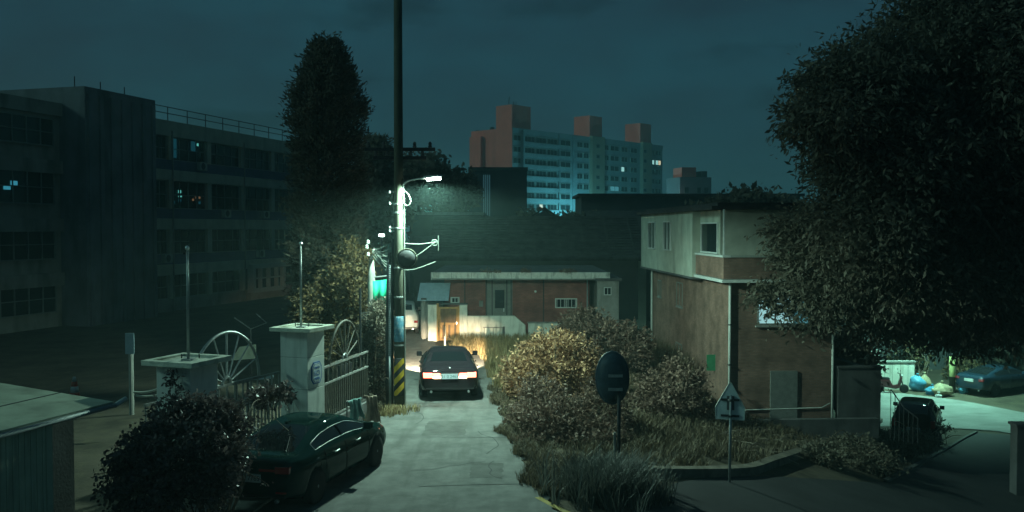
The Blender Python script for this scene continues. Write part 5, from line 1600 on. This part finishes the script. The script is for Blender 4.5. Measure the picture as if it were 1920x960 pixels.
C.objects.link(lo)
lo.parent = l2
lo.location = (-1.45, -1.05, 0.30)
lo.rotation_euler = (R(8), R(8), 0)

def ground_box(u0, u1, v0, v1, name, label, cat, m, th=0.25, group=None):
    a, b = gt((u0 + u1) / 2, v1), None
    Y = a.y
    x0, x1 = px(u0, v1, Y).x, px(u1, v1, Y).x
    t = thing(name, label, cat, (x0, Y, a.z))
    return t, x1 - x0, px(u0, v0, Y).z - a.z
t, w, h = ground_box(1650, 1722, 682, 733, 'lane_wall', 'pale lamp-lit wall behind the scooter', 'wall', 'tile_white')
MB().box(-0.6, w, 0.5, 0.75, -0.2, h).build('wall_body', M['tile_white'], t)
MB().box(-0.65, w + 0.05, 0.45, 0.80, h, h + 0.07).build('coping', M['concrete'], t)
for kk in range(6):
    MB().box(-0.4 + kk * 0.42, -0.385 + kk * 0.42, 0.49, 0.50, -0.1, h - 0.02).build('wall_joint', M['concrete'], t)
t, w, h = ground_box(1638, 1652, 662, 733, 'lane_gatepost', 'pale gatepost at the left end of the lamp-lit wall', 'gatepost', 'tile_white')
MB().box(0, w, 0.3, 0.7, -0.2, h).build('post_body', M['tile_white'], t, bevel=0.02)
MB().box(-0.05, w + 0.05, 0.25, 0.75, h, h + 0.08).build('cap', M['concrete'], t)
# scooter
q = gt(1673, 738)
s_ = thing('scooter', 'dark red scooter with tail box parked before the pale wall', 'scooter', (q.x, q.y + 0.1, q.z + 0.03), R(-12))
for x in (-0.60, 0.62):
    w_ = MB().lathe([(0.14, -0.05), (0.21, -0.05), (0.235, -0.02), (0.235, 0.02), (0.21, 0.05), (0.14, 0.05)], 20, Matrix.Translation((x, 0, 0.235)) @ Matrix.Rotation(math.pi / 2, 4, 'X')).build('wheel', M['tyre'], s_, smooth=True)
    MB().lathe([(0.13, -0.03), (0.135, 0.03), (0.03, 0.045)], 16, Matrix.Translation((x, 0, 0.235)) @ Matrix.Rotation(math.pi / 2, 4, 'X')).build('hub', M['rim'], w_)
MB().prism([(-0.85, 0.45), (-0.35, 0.30), (0.20, 0.22), (0.40, 0.30), (0.52, 0.80), (0.44, 0.92), (0.30, 0.45), (0.05, 0.40), (-0.10, 0.70), (-0.80, 0.72)], -0.13, 0.13).build('body', M['red_cone_dark'], s_, bevel=0.04)
MB().prism([(-0.78, 0.72), (-0.08, 0.70), (-0.12, 0.80), (-0.75, 0.84)], -0.12, 0.12).build('seat', M['black'], s_, bevel=0.03)
MB().tube([(0.62, 0, 0.24), (0.50, 0, 0.62), (0.40, 0, 0.98)], 0.035, 8).build('fork', M['dark_metal'], s_)
MB().tube([(0.34, -0.32, 1.02), (0.42, -0.12, 0.99), (0.42, 0.12, 0.99), (0.34, 0.32, 1.02)], 0.018, 8).build('handlebar', M['dark_metal'], s_)
MB().lathe([(0.02, -0.03), (0.07, 0), (0.08, 0.05), (0.03, 0.09)], 14, Matrix.Translation((0.48, 0, 0.90)) @ Matrix.Rotation(R(80), 4, 'Y')).build('headlight', M['head_clear'], s_, smooth=True)
MB().box(-0.92, -0.52, -0.19, 0.19, 0.88, 1.22).build('tail_box', M['rubbish_white'], s_, bevel=0.04)
for s in (-1, 1):
    MB().tube([(0.38, 0.26 * s, 1.02), (0.36, 0.30 * s, 1.18)], 0.008, 5).lathe([(0.0, -0.006), (0.05, -0.006), (0.05, 0.006)], 12, Matrix.Translation((0.36, 0.31 * s, 1.22)) @ Matrix.Rotation(R(90), 4, 'Y')).build('mirror', M['dark_metal'], s_)
MB().tube([(-0.15, 0.1, 0.2), (-0.05, 0.2, 0.0)], 0.014, 6).build('stand', M['dark_metal'], s_)
# rubbish sacks
def sack(u, v, w, h, m, label, seed):
    rnd = random.Random(seed)
    q = gt(u, v)
    bm = bmesh.new()
    bmesh.ops.create_icosphere(bm, subdivisions=3, radius=1.0)
    ph = [rnd.uniform(0, 6.3) for _ in range(8)]
    for vv in bm.verts:
        c = vv.co
        f = 1 + 0.10 * math.sin(4 * c.x + ph[0]) * math.sin(3 * c.y + ph[1]) + 0.09 * math.sin(7 * c.z + ph[2] + 2 * c.x) + 0.05 * math.sin(11 * c.x + 9 * c.y + ph[3])
        z = c.z
        vv.co = Vector((c.x * f * w / 2, c.y * f * w / 2.4, max(-0.06, (z * f + 0.75) * h / 1.9)))
        if z > 0.8:
            vv.co.x *= 0.55; vv.co.y *= 0.55; vv.co.z += 0.08 * h
    me = bpy.data.meshes.new('sack_body')
    bm.to_mesh(me); bm.free()
    me.polygons.foreach_set('use_smooth', [True] * len(me.polygons))
    t = thing('rubbish_sack', label, 'sack', (q.x, q.y, q.z + 0.03), rnd.uniform(-0.6, 0.6), 'rubbish sacks heaped along the lane')
    o = bpy.data.objects.new('sack_body', me)
    me.materials.append(M[m])
    C.objects.link(o)
    o.parent = t
    top = max(v_.co.z for v_ in me.vertices)
    MB().lathe([(0.05, top - 0.04), (0.035, top + 0.02), (0.07, top + 0.10), (0.02, top + 0.08)], 10).build('tied_neck', M[m], t, smooth=True)
sack(1720, 733, 0.80, 0.85, 'rubbish_blue', 'blue plastic sack leaning at the end of the pale wall', 1)
sack(1733, 731, 0.75, 0.80, 'rubbish_tan', 'tan woven sack behind the blue plastic sack', 2)
sack(1748, 740, 0.70, 0.42, 'rubbish_blue', 'flat blue bag lying left of the straw heap', 3)
sack(1766, 742, 1.10, 0.62, 'rubbish_tan', 'broad straw coloured sack at the foot of the lane pole', 4)
sack(1797, 735, 0.62, 0.62, 'rubbish_white', 'white plastic sack just right of the lane pole', 5)
sack(1806, 738, 0.50, 0.50, 'rubbish_blue', 'small blue sack beside the white plastic sack', 6)
sack(1760, 746, 0.35, 0.18, 'rubbish_white', 'tiny white bag in front of the straw coloured sack', 7)

# dark house behind the lower lane
hbk = gt(1760, 735)
t = thing('lane_house', 'unlit house standing in the dark beyond the lower lane', 'house', (hbk.x - 9.5, hbk.y + 8.5, hbk.z), R(-4))
MB().box(0, 30, 0, 8, 0, 6.4).build('wall', M['far_dark'], t)
MB().box(-0.4, 30.4, -0.5, 8.4, 6.4, 6.65).build('roof_slab', M['dark_roof'], t)
for kk in range(6):
    window(t, 1.5 + 4.6 * kk, 3.3 + 4.6 * kk, 3.6, 5.0, -0.08, 2, 1, 'frame_dark', 'glass_dark', depth=0.08)
    window(t, 1.5 + 4.6 * kk, 3.3 + 4.6 * kk, 0.9, 2.3, -0.08, 2, 1, 'frame_dark', 'glass_dark', depth=0.08)

# ---------------------------------------------------------------- plants
def leaf_mesh(name, pts, nrm, size, rng, aspect=0.5, jitter=0.9, droop=0.0):
    """leaf-shaped quads at points; nrm: outward direction, size: array of lengths"""
    n = len(pts)
    d = rng.normal(size=(n, 3)) * jitter + nrm
    d[:, 2] -= droop
    d /= np.linalg.norm(d, axis=1, keepdims=True) + 1e-9
    r = rng.normal(size=(n, 3))
    s = np.cross(d, r)
    s /= np.linalg.norm(s, axis=1, keepdims=True) + 1e-9
    k = np.cross(d, s)
    L = size[:, None]
    a = pts - d * L * 0.5
    c = pts + d * L * 0.5
    b = pts + s * L * aspect * 0.5 + k * L * 0.08
    e = pts - s * L * aspect * 0.5 + k * L * 0.08
    v = np.stack([a, b, c, e], 1).reshape(-1, 3)
    me = bpy.data.meshes.new(name)
    me.vertices.add(4 * n)
    me.vertices.foreach_set('co', v.astype(np.float32).ravel())
    me.loops.add(4 * n)
    me.loops.foreach_set('vertex_index', np.arange(4 * n, dtype=np.int32))
    me.polygons.add(n)
    me.polygons.foreach_set('loop_start', np.arange(0, 4 * n, 4, dtype=np.int32))
    me.polygons.foreach_set('loop_total', np.full(n, 4, dtype=np.int32))
    me.update()
    me.validate()
    return me

def link_mesh(name, me, m, parent):
    me.materials.append(m)
    o = bpy.data.objects.new(name, me)
    C.objects.link(o)
    o.parent = parent
    return o

def crown_points(lobes, nclump, per, spread, rng, shell=0.55):
    """clumps of leaf places inside a union of ellipsoids, thicker towards the outside"""
    P, N = [], []
    vol = np.array([l[3] * l[4] * l[5] for l in lobes]) ** 0.75
    which = rng.choice(len(lobes), nclump, p=vol / vol.sum())
    for w in which:
        cx, cy, cz_, rx, ry, rz_ = lobes[w]
        q = rng.normal(size=3)
        q /= np.linalg.norm(q)
        r = (shell + (1 - shell) * rng.random()) * (0.9 + 0.2 * rng.random())
        c = np.array([cx + q[0] * rx * r, cy + q[1] * ry * r, cz_ + q[2] * rz_ * r])
        m = max(3, int(per * rng.uniform(0.5, 1.5)))
        sp = spread * rng.uniform(0.6, 1.3)
        pts = c + np.clip(rng.normal(size=(m, 3)), -1.7, 1.7) * sp * np.array([1, 1, 0.7])
        P.append(pts)
        o = (pts - np.array([cx, cy, cz_])) / np.array([rx, ry, rz_])
        N.append(o / (np.linalg.norm(o, axis=1, keepdims=True) + 1e-9))
    return np.concatenate(P), np.concatenate(N)

def branches(mb, base, tips, r0, rng, trunk_top=None):
    base = Vector(base)
    for tp_ in tips:
        tp_ = Vector(tp_)
        mid = base.lerp(tp_, 0.5) + Vector(rng.normal(size=3) * 0.12 * (tp_ - base).length)
        mb.tube(bez([base, mid, tp_], 4), [r0 * (1 - 0.85 * i / 8) for i in range(9)], 5, cap=False)

def plant(name, label, cat, base, lobes, m, nclump, per, spread, size, seed, group=None, shoots=0, shoot_len=0.5, trunk=None, stem_r=0.025, nstem=14, droop=0.2, aspect=0.5, parts=('foliage', 'stems'), shell=0.5, jitter=0.9):
    """lobes are given in world coordinates, the plant stands at base"""
    rng = np.random.default_rng(seed)
    t = thing(name, label, cat, base, 0, group)
    b = np.array(base)
    L = [(l[0] - b[0], l[1] - b[1], l[2] - b[2], l[3], l[4], l[5]) for l in lobes]
    P, N = crown_points(L, nclump, per, spread, rng, shell)
    shoot_lines = []
    for _ in range(shoots):                         # leafy shoots that break the outline
        l = L[rng.integers(len(L))]
        q = rng.normal(size=3); q[2] = abs(q[2]) * 0.9 + 0.05; q /= np.linalg.norm(q)
        s0 = np.array([l[0] + q[0] * l[3] * 0.85, l[1] + q[1] * l[4] * 0.85, l[2] + q[2] * l[5] * 0.85])
        d_ = q + rng.normal(size=3) * 0.35
        d_[2] += 0.25 if shoot_len < 0.7 else -0.15
        d_ /= np.linalg.norm(d_)
        ln = shoot_len * rng.uniform(0.4, 1.25)
        m_ = int(16 * rng.uniform(0.7, 1.6))
        tt = rng.random(m_)
        bend = np.array([0, 0, -0.35 * ln])
        pts = s0 + np.outer(tt * ln, d_) + np.outer(tt ** 2, bend) + rng.normal(size=(m_, 3)) * 0.035 * (1 + shoot_len)
        P = np.concatenate([P, pts]); N = np.concatenate([N, np.tile(d_, (m_, 1))])
        shoot_lines.append([tuple(s0 + d_ * ln * f + bend * f * f) for f in (-0.4, 0.3, 0.7, 1.0)])
    keep = P[:, 2] > 0.02
    P, N = P[keep], N[keep]
    sz = size * rng.uniform(0.45, 1.55, len(P))
    link_mesh(parts[0], leaf_mesh(parts[0], P, N, sz, rng, aspect, jitter, droop), M[m], t)
    mb = MB()
    if trunk:
        mb.tube([(0, 0, -0.2), (0.05, 0.03, trunk[1] * 0.5), (0, 0, trunk[1])], [trunk[0], trunk[0] * 0.8, trunk[0] * 0.6], 10)
        src = [(0, 0, trunk[1] * f) for f in (0.55, 0.75, 0.9, 1.0)]
    else:
        src = [(0.1, 0, 0), (-0.15, 0.1, 0), (0.0, -0.12, 0)]
    for k in range(nstem):
        l = L[rng.integers(len(L))]
        q = rng.normal(size=3); q /= np.linalg.norm(q)
        tip = (l[0] + q[0] * l[3] * 0.8, l[1] + q[1] * l[4] * 0.8, max(0.1, l[2] + q[2] * l[5] * 0.8))
        if trunk and tip[2] < trunk[1] * 0.8:
            continue
        branches(mb, src[k % len(src)], [tip], stem_r * (2.4 if trunk else 1), rng)
    for ln in shoot_lines:
        mb.tube(ln, [stem_r * 0.5, stem_r * 0.4, stem_r * 0.3, stem_r * 0.15], 4, cap=False)
    mb.build(parts[1], M['bark'] if trunk else M['twig'], t, smooth=True)
    return t

def at(u, v, Y, ru, rv, ry):
    p_ = px(u, v, Y)
    return (p_.x, p_.y, p_.z, ru * Y / FPX, ry, rv * Y / FPX)

# right-hand tree: broad crown that hides the front of the brick building
gr = (16.6, 27.0)
plant('broadleaf_tree', 'huge dark broadleaf tree filling the right of the picture', 'tree', (gr[0], gr[1], hz(*gr)),
      [at(1620, 165, 26, 105, 95, 2.2), at(1575, 225, 25, 80, 70, 1.6), at(1680, 300, 26, 150, 130, 2.6), at(1760, 130, 27, 130, 150, 2.8), at(1830, 380, 27, 170, 170, 3.0), at(1640, 420, 26, 115, 95, 2.0), at(1730, 520, 27, 150, 85, 2.2), at(1880, 200, 26, 150, 200, 3.0), at(1860, 540, 27, 130, 90, 2.2), at(1590, 480, 27, 90, 75, 1.6), at(1545, 165, 25.5, 45, 50, 1.0), at(1530, 235, 25.5, 45, 45, 1.0), at(1790, 30, 27, 90, 90, 2.0), at(1900, 20, 27, 150, 120, 2.5), at(1505, 440, 28, 60, 45, 1.0), at(1560, 560, 28, 70, 60, 1.1), at(1500, 510, 28.3, 46, 45, 0.7), at(1650, 600, 29, 70, 50, 1.3), at(1480, 590, 28.9, 40, 22, 0.35), at(1450, 560, 29, 24, 14, 0.3), at(1780, 600, 30, 110, 60, 2.0), at(1660, 240, 28, 140, 180, 2.5), at(1900, 420, 28, 120, 260, 3)],
      'leaf_dark', 3300, 82, 0.42, 0.185, 11, trunk=(0.32, 9.0), stem_r=0.035, nstem=46, droop=0.55, aspect=0.36, parts=('crown', 'trunk'), shell=0.35, shoots=420, shoot_len=0.9)
# lower twigs lit by the lane lamp
plant('lane_shrub', 'leafy shrub lit by the lane lamp above the sacks', 'shrub', tuple(gt(1722, 724)), [at(1712, 660, 51, 26, 30, 1.0), at(1690, 640, 51, 30, 18, 1.0), at(1690, 683, 51.5, 42, 12, 0.7)], 'leaf_olive', 60, 40, 0.28, 0.22, 12)
plant('lane_shrub', 'rounded shrub right of the lane pole behind the blue car', 'shrub', tuple(gt(1818, 728)), [at(1812, 700, 52, 34, 26, 1.0)], 'leaf_olive', 46, 50, 0.26, 0.20, 13)
plant('lane_shrub', 'dark shrub behind the yard wall of the brick building', 'shrub', (12.8, 34, hz(12.8, 34)), [at(1605, 690, 34, 40, 46, 0.9), at(1590, 640, 34, 30, 26, 0.7)], 'leaf_brown', 70, 50, 0.25, 0.18, 14)
plant('lane_tree', 'dark tree beyond the lower lane at the right edge', 'tree', (30, 56, -3.4), [at(1850, 600, 56, 110, 90, 3.0), at(1920, 560, 56, 120, 130, 3.5), at(1760, 560, 57, 80, 70, 2.5)], 'leaf_dark', 340, 40, 0.6, 0.5, 15, trunk=(0.25, 4), nstem=16, parts=('crown', 'trunk'))

# conifer behind the gate
def conifer(base, h, r, seed, label):
    rng = np.random.default_rng(seed)
    t = thing('conifer', label, 'tree', base, 0)
    mb = MB()
    mb.tube([(0, 0, -0.2), (0, 0, h * 0.5), (0, 0, h * 0.98)], [0.22, 0.15, 0.02], 10)
    P, N = [], []
    nb = 640
    for k in range(nb):
        f = rng.random() ** 0.85
        z = 0.5 + f * (h - 0.6)
        g_ = z / h
        rad = r * (min(1.0, (1 - g_) * 5.0 + 0.10)) ** 0.75 * rng.uniform(0.84, 1.04) * (0.96 + 0.04 * math.sin(z * 2.1))
        q = rng.uniform(0, 2 * math.pi)
        d = np.array([math.cos(q), math.sin(q), 0.25 + 0.5 * g_])
        tip = np.array([math.cos(q) * rad, math.sin(q) * rad, z + 0.25])
        mb.tube([(0, 0, z - 0.25), tuple(tip * 0.9 + np.array([0, 0, -0.02]))], [0.025, 0.006], 4, cap=False)
        m = 100
        s = rng.random(m) ** 0.55
        pts = np.array([0, 0, z - 0.25]) + s[:, None] * (tip - np.array([0, 0, z - 0.25])) + rng.normal(size=(m, 3)) * np.array([0.13, 0.13, 0.15]) * (0.5 + 0.5 * s[:, None])
        P.append(pts)
        N.append(np.tile(d, (m, 1)))
    P, N = np.concatenate(P), np.concatenate(N)
    link_mesh('crown', leaf_mesh('crown', P, N, 0.20 * rng.uniform(0.6, 1.4, len(P)), rng, 0.30, 0.55, 0.0), M['leaf_fir'], t)
    mb.build('trunk', M['bark'], t)
bx = px(612, 80, 35)
conifer((bx.x, 35, 0), bx.z, 1.62, 21, 'tall column-shaped conifer rising above the gate')
plant('leafy_tree', 'olive brown tree lit from the side at the conifer foot', 'tree', (-6.3, 30.5, 0), [at(632, 565, 30, 62, 60, 1.1), at(590, 590, 30, 42, 50, 0.9), at(660, 500, 31, 36, 46, 0.8), at(640, 640, 29.5, 60, 45, 0.9), at(668, 540, 29.5, 34, 60, 0.8)], 'leaf_olive', 330, 46, 0.20, 0.115, 22, trunk=(0.10, 2.6), nstem=26, shoots=90, shoot_len=0.5, parts=('crown', 'trunk'))
plant('ivy_bush', 'grey brown ivy bush pressed against the utility pole', 'bush', (-4.15, 26.9, 0), [at(705, 640, 27.2, 34, 60, 0.6), at(712, 590, 27.6, 24, 34, 0.5), at(700, 720, 26.8, 32, 50, 0.55), at(680, 680, 27, 28, 40, 0.5)], 'leaf_grey', 250, 46, 0.13, 0.085, 23, nstem=20)
plant('back_tree', 'dark rounded tree behind the utility pole', 'tree', (-12.5, 66, 0), [at(705, 330, 66, 36, 75, 2.0), at(670, 400, 66, 45, 70, 2.2), at(730, 400, 66, 36, 60, 2.0), at(700, 285, 66, 22, 30, 1.2)], 'leaf_dark', 260, 40, 0.5, 0.45, 24, trunk=(0.25, 6), nstem=16, parts=('crown', 'trunk'))
plant('back_tree', 'dark tree crown between the pole and the striped tower', 'tree', (-5.5, 82, 0), [at(800, 330, 82, 60, 40, 2.5), at(850, 360, 82, 50, 40, 2.5), at(770, 370, 82, 40, 40, 2.0)], 'leaf_dark', 240, 40, 0.55, 0.5, 25, trunk=(0.25, 6), nstem=16, parts=('crown', 'trunk'))
plant('back_tree', 'low dark tree in front of the apartment foot', 'tree', (4.0, 96, 0), [at(1050, 440, 96, 60, 35, 2.5), at(1000, 420, 96, 30, 22, 2.0), at(1120, 430, 96, 60, 30, 2.5)], 'leaf_dark', 240, 40, 0.6, 0.5, 26, trunk=(0.25, 4), nstem=16, parts=('crown', 'trunk'))
plant('back_tree', 'dark tree behind the roof of the brown brick building', 'tree', (14.5, 66, -3), [at(1330, 420, 66, 70, 40, 2.5), at(1420, 400, 66, 80, 40, 2.5)], 'leaf_dark', 200, 40, 0.55, 0.5, 27, trunk=(0.25, 6), nstem=14, parts=('crown', 'trunk'))

# bush in the left foreground, in front of the near pillar
plant('dark_bush', 'large dull purple bush in the left foreground', 'bush', (-5.1, 15.3, 0), [at(350, 850, 15.2, 120, 95, 0.9), at(408, 800, 15.6, 50, 46, 0.5), at(405, 890, 15.0, 48, 74, 0.5), at(280, 900, 14.8, 75, 90, 0.7), at(370, 780, 15.5, 62, 36, 0.5), at(500, 745, 18.2, 32, 16, 0.3)], 'leaf_purple', 560, 42, 0.105, 0.075, 31, nstem=40, aspect=0.6, shoots=120, shoot_len=0.4)
plant('climber_sprig', 'leafy climber sprig creeping over the plaque pillar', 'climber', (-5.25, 21.0, 0), [at(536, 738, 20.9, 16, 12, 0.12), at(545, 745, 20.9, 10, 10, 0.1)], 'leaf_purple', 16, 14, 0.05, 0.10, 32, nstem=4, stem_r=0.012)
plant('climber_sprig', 'dark climber patch on the near gate pillar', 'climber', (-5.9, 15.65, 0), [at(330, 715, 15.75, 20, 28, 0.06)], 'leaf_purple', 14, 14, 0.05, 0.07, 33, nstem=4, stem_r=0.01)
# dark planting between the brown bank and the side road kerb
plant('dark_shrub', 'low dark shrub on the slope in front of the hatchback', 'shrub', tuple(gt(1690, 850)), [at(1690, 832, gt(1690, 850).y, 62, 24, 0.7), at(1740, 818, gt(1740, 830).y, 46, 22, 0.6)], 'leaf_dark', 150, 46, 0.16, 0.10, 45, nstem=16, shoots=60)
plant('dark_shrub', 'low dark shrub on the slope below the yard wall', 'shrub', tuple(gt(1600, 862)), [at(1600, 846, gt(1600, 862).y, 60, 22, 0.7), at(1545, 858, gt(1545, 872).y, 40, 18, 0.5)], 'leaf_dark', 130, 46, 0.16, 0.10, 46, nstem=16, shoots=60)
plant('dark_shrub', 'small dark shrub at the start of the pale road kerb', 'shrub', tuple(gt(1640, 888)), [at(1640, 874, gt(1640, 888).y, 44, 18, 0.5)], 'leaf_dark', 80, 46, 0.14, 0.09, 47, nstem=12, shoots=40)
# right side bushes
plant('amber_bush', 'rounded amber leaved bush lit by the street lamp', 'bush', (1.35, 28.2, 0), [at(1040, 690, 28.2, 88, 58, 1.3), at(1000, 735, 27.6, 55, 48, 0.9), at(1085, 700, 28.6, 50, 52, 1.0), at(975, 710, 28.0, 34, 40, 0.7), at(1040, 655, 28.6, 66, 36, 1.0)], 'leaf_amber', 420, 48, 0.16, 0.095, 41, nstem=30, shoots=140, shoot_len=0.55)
plant('brown_bush', 'dark brown bush spilling toward the alley edge', 'bush', (1.2, 23.4, 0), [at(1040, 800, 23.2, 82, 62, 1.1), at(1100, 830, 22.6, 70, 60, 1.0), at(1010, 760, 24.2, 52, 50, 0.8), at(1130, 770, 24, 58, 60, 1.0), at(1010, 850, 22.3, 46, 36, 0.6)], 'leaf_brown', 430, 46, 0.14, 0.09, 42, nstem=34, shoots=140, shoot_len=0.5)
plant('brown_bush', 'greyish brown bush in front of the pale side room', 'bush', (3.5, 34.5, 0), [at(1130, 640, 34.5, 82, 42, 1.4), at(1085, 628, 35, 45, 36, 1.0), at(1180, 655, 34, 40, 42, 1.0), at(1100, 605, 36, 30, 22, 0.8)], 'leaf_brown', 330, 46, 0.18, 0.12, 43, nstem=34, shoots=120, shoot_len=0.6)
plant('brown_bush', 'low brown bush below the corner of the brick building', 'bush', (4.9, 27.5, hz(4.9, 27.5)), [at(1250, 755, 27.5, 78, 58, 1.2), at(1210, 790, 26.5, 56, 50, 0.9), at(1310, 780, 27.5, 46, 40, 0.9), at(1270, 710, 28.5, 50, 36, 0.9)], 'leaf_brown', 330, 46, 0.16, 0.10, 44, nstem=30, shoots=110, shoot_len=0.5)

# weeds that grow out of the gutter of the red house
for i, (xa, xb) in enumerate(((-1.6, -0.5), (0.3, 1.0), (2.2, 3.2))):
    plant('roof_weed', ('dark weed tuft hanging over the middle of the roof fascia', 'small weed tuft right of the entrance on the roof fascia', 'weed tuft above the barred window on the roof fascia')[i], 'weed', ((xa + xb) / 2, 43.62, 3.14),
          [((xa + xb) / 2, 43.62, 3.22, (xb - xa) / 2, 0.10, 0.12)], 'leaf_brown', 26, 22, 0.06, 0.075, 71 + i, nstem=5, stem_r=0.008)

def grass(name, label, area, n, h, m, seed, w=0.012, lean=0.35, blades=9, kind='stuff'):
    """tufts of blades on the ground; area(rng) gives x, y"""
    rng = np.random.default_rng(seed)
    V, F = [], []
    for _ in range(n):
        x, y = area(rng)
        z = hz(x, y)
        for _ in range(blades):
            q = rng.uniform(0, 2 * math.pi)
            hh = h * rng.uniform(0.45, 1.25)
            le = lean * hh * rng.uniform(0.2, 1.3)
            bx_, by_ = x + rng.normal() * 0.05, y + rng.normal() * 0.05
            dx, dy = math.cos(q), math.sin(q)
            k = len(V)
            ww = w * rng.uniform(0.7, 1.4)
            V += [(bx_ - dy * ww, by_ + dx * ww, z - 0.02), (bx_ + dy * ww, by_ - dx * ww, z - 0.02),
                  (bx_ + dx * le * 0.4 + dy * ww * 0.7, by_ + dy * le * 0.4 - dx * ww * 0.7, z + hh * 0.62), (bx_ + dx * le * 0.4 - dy * ww * 0.7, by_ + dy * le * 0.4 + dx * ww * 0.7, z + hh * 0.62),
                  (bx_ + dx * le, by_ + dy * le, z + hh)]
            F += [(k, k + 1, k + 2, k + 3), (k + 3, k + 2, k + 4)]
    me = bpy.data.meshes.new(name)
    me.from_pydata(V, [], F)
    me.materials.append(M[m])
    o = bpy.data.objects.new(name, me)
    C.objects.link(o)
    return tag(o, label, kind=kind)

sl_a = np.array([tuple(q)[:2] for q in resample(side_L[:3] + bank_line, 60)])
sl_a = sl_a[np.argsort(sl_a[:, 0])]
def off_road(f):
    def g(rng):
        for _ in range(40):
            x, y = f(rng)
            if x < sl_a[0, 0] - 0.1 or y > np.interp(x, sl_a[:, 0], sl_a[:, 1]) + 0.25:
                return x, y
        return x, 36.0
    return g
ar = np.array(alley_R)
def along_right(y0, y1, w0, w1):
    def f(rng):
        y = rng.uniform(y0, y1)
        x = np.interp(y, ar[:, 1], ar[:, 0])
        wob = 0.22 * math.sin(y * 2.1) * math.sin(y * 0.83 + 1) + 0.08 * math.sin(y * 5.3)
        return x + w0 + wob + (w1 - w0) * abs(rng.random() ** 1.5), y
    return f
grass('straw_grass', 'dry straw grass growing before the white garden wall', lambda r: (r.uniform(-2.6, 1.4) + 0.0, r.uniform(37.5, 42.2)) if True else 0, 900, 0.42, 'grass_dry', 51, 0.012)
grass('tall_straw_grass', 'tall dry stalks along the far right edge of the alley', along_right(29, 38, 0.10, 2.2), 850, 0.75, 'grass_dry', 52, 0.012)
grass('verge_grass', 'short dead grass along the right edge of the alley', along_right(17.75, 30, -0.08, 0.75), 1500, 0.20, 'grass_brown', 53, 0.010, 0.8)
grass('bank_grass', 'brown dead grass covering the bank right of the bushes', off_road(lambda r: (r.uniform(3.2, 12.5), r.uniform(22.0, 35))), 2600, 0.26, 'grass_brown', 54, 0.011, 0.8)
grass('clump_grass', 'grey green tall grass clump in the middle foreground', lambda r: (1.95 + r.normal() * 0.42, 17.9 + r.normal() * 0.5), 420, 0.62, 'grass_grey', 55, 0.012, 0.75, 12)
grass('mound_grass', 'dull brown grass under the round bushes', off_road(lambda r: (r.uniform(1.25, 4.6), r.uniform(17.5, 30))), 1300, 0.24, 'grass_brown', 56, 0.011, 0.8)
grass('wall_grass', 'dark tall weeds at the foot of the brick building', lambda r: (6.75 - abs(r.normal()) * 0.5, r.uniform(32.5, 40)), 260, 1.15, 'grass_brown', 57, 0.014, 0.3)
grass('pole_grass', 'dry grass tuft around the utility pole foot', lambda r: (-3.45 + r.normal() * 0.28, 25.9 + r.normal() * 0.35), 150, 0.20, 'grass_dry', 58, 0.010, 0.8)
grass('fence_weeds', 'grey weeds along the left edge of the alley', lambda r: (lambda y: (np.interp(y, np.array(alley_L)[:, 1], np.array(alley_L)[:, 0]) - abs(r.normal()) * 0.25, y))(r.uniform(23.5, 42)), 420, 0.32, 'grass_brown', 59, 0.011, 0.6)
# fallen sticks on the bank
rng = np.random.default_rng(61)
pick = off_road(lambda r: (r.uniform(5.2, 10.5), r.uniform(22.5, 29)))
mb = MB()
for k in range(60):
    x, y = pick(rng)
    q = rng.uniform(-0.5, 0.9)
    L = rng.uniform(0.4, 1.2)
    b = Vector((x + L * math.cos(q), y + L * math.sin(q), 0)); b.z = hz(b.x, b.y) + rng.uniform(0.05, 0.2)
    mb.tube([(x, y, hz(x, y) + 0.08), ((x + b.x) / 2, (y + b.y) / 2 + 0.05, (hz(x, y) + b.z) / 2 + 0.12), tuple(b)], [0.022, 0.018, 0.010], 5)
tag(mb.build('stick_litter', M['twig_pale']), 'litter of dry sticks scattered over the brown bank', kind='stuff')

# ---------------------------------------------------------------- haze added to lift the dark tones and give lamps a glow
hzm = bpy.data.materials.new('shadow_lift_haze')
hzm.use_nodes = True
hn, hl = hzm.node_tree.nodes, hzm.node_tree.links
hn.clear()
ho = hn.new('ShaderNodeOutputMaterial')
pv = hn.new('ShaderNodeVolumePrincipled')
pv.inputs['Color'].default_value = (0.62, 0.95, 0.92, 1)
pv.inputs['Density'].default_value = 0.0012
pv.inputs['Anisotropy'].default_value = 0.2
hl.new(pv.outputs[0], ho.inputs['Volume'])
tag(MB().box(-900, 900, -220, 1000, -6, 60).build('haze', hzm), 'thin haze added to lift the shadows over the neighbourhood', kind='stuff')
scene.cycles.volume_bounces = 1
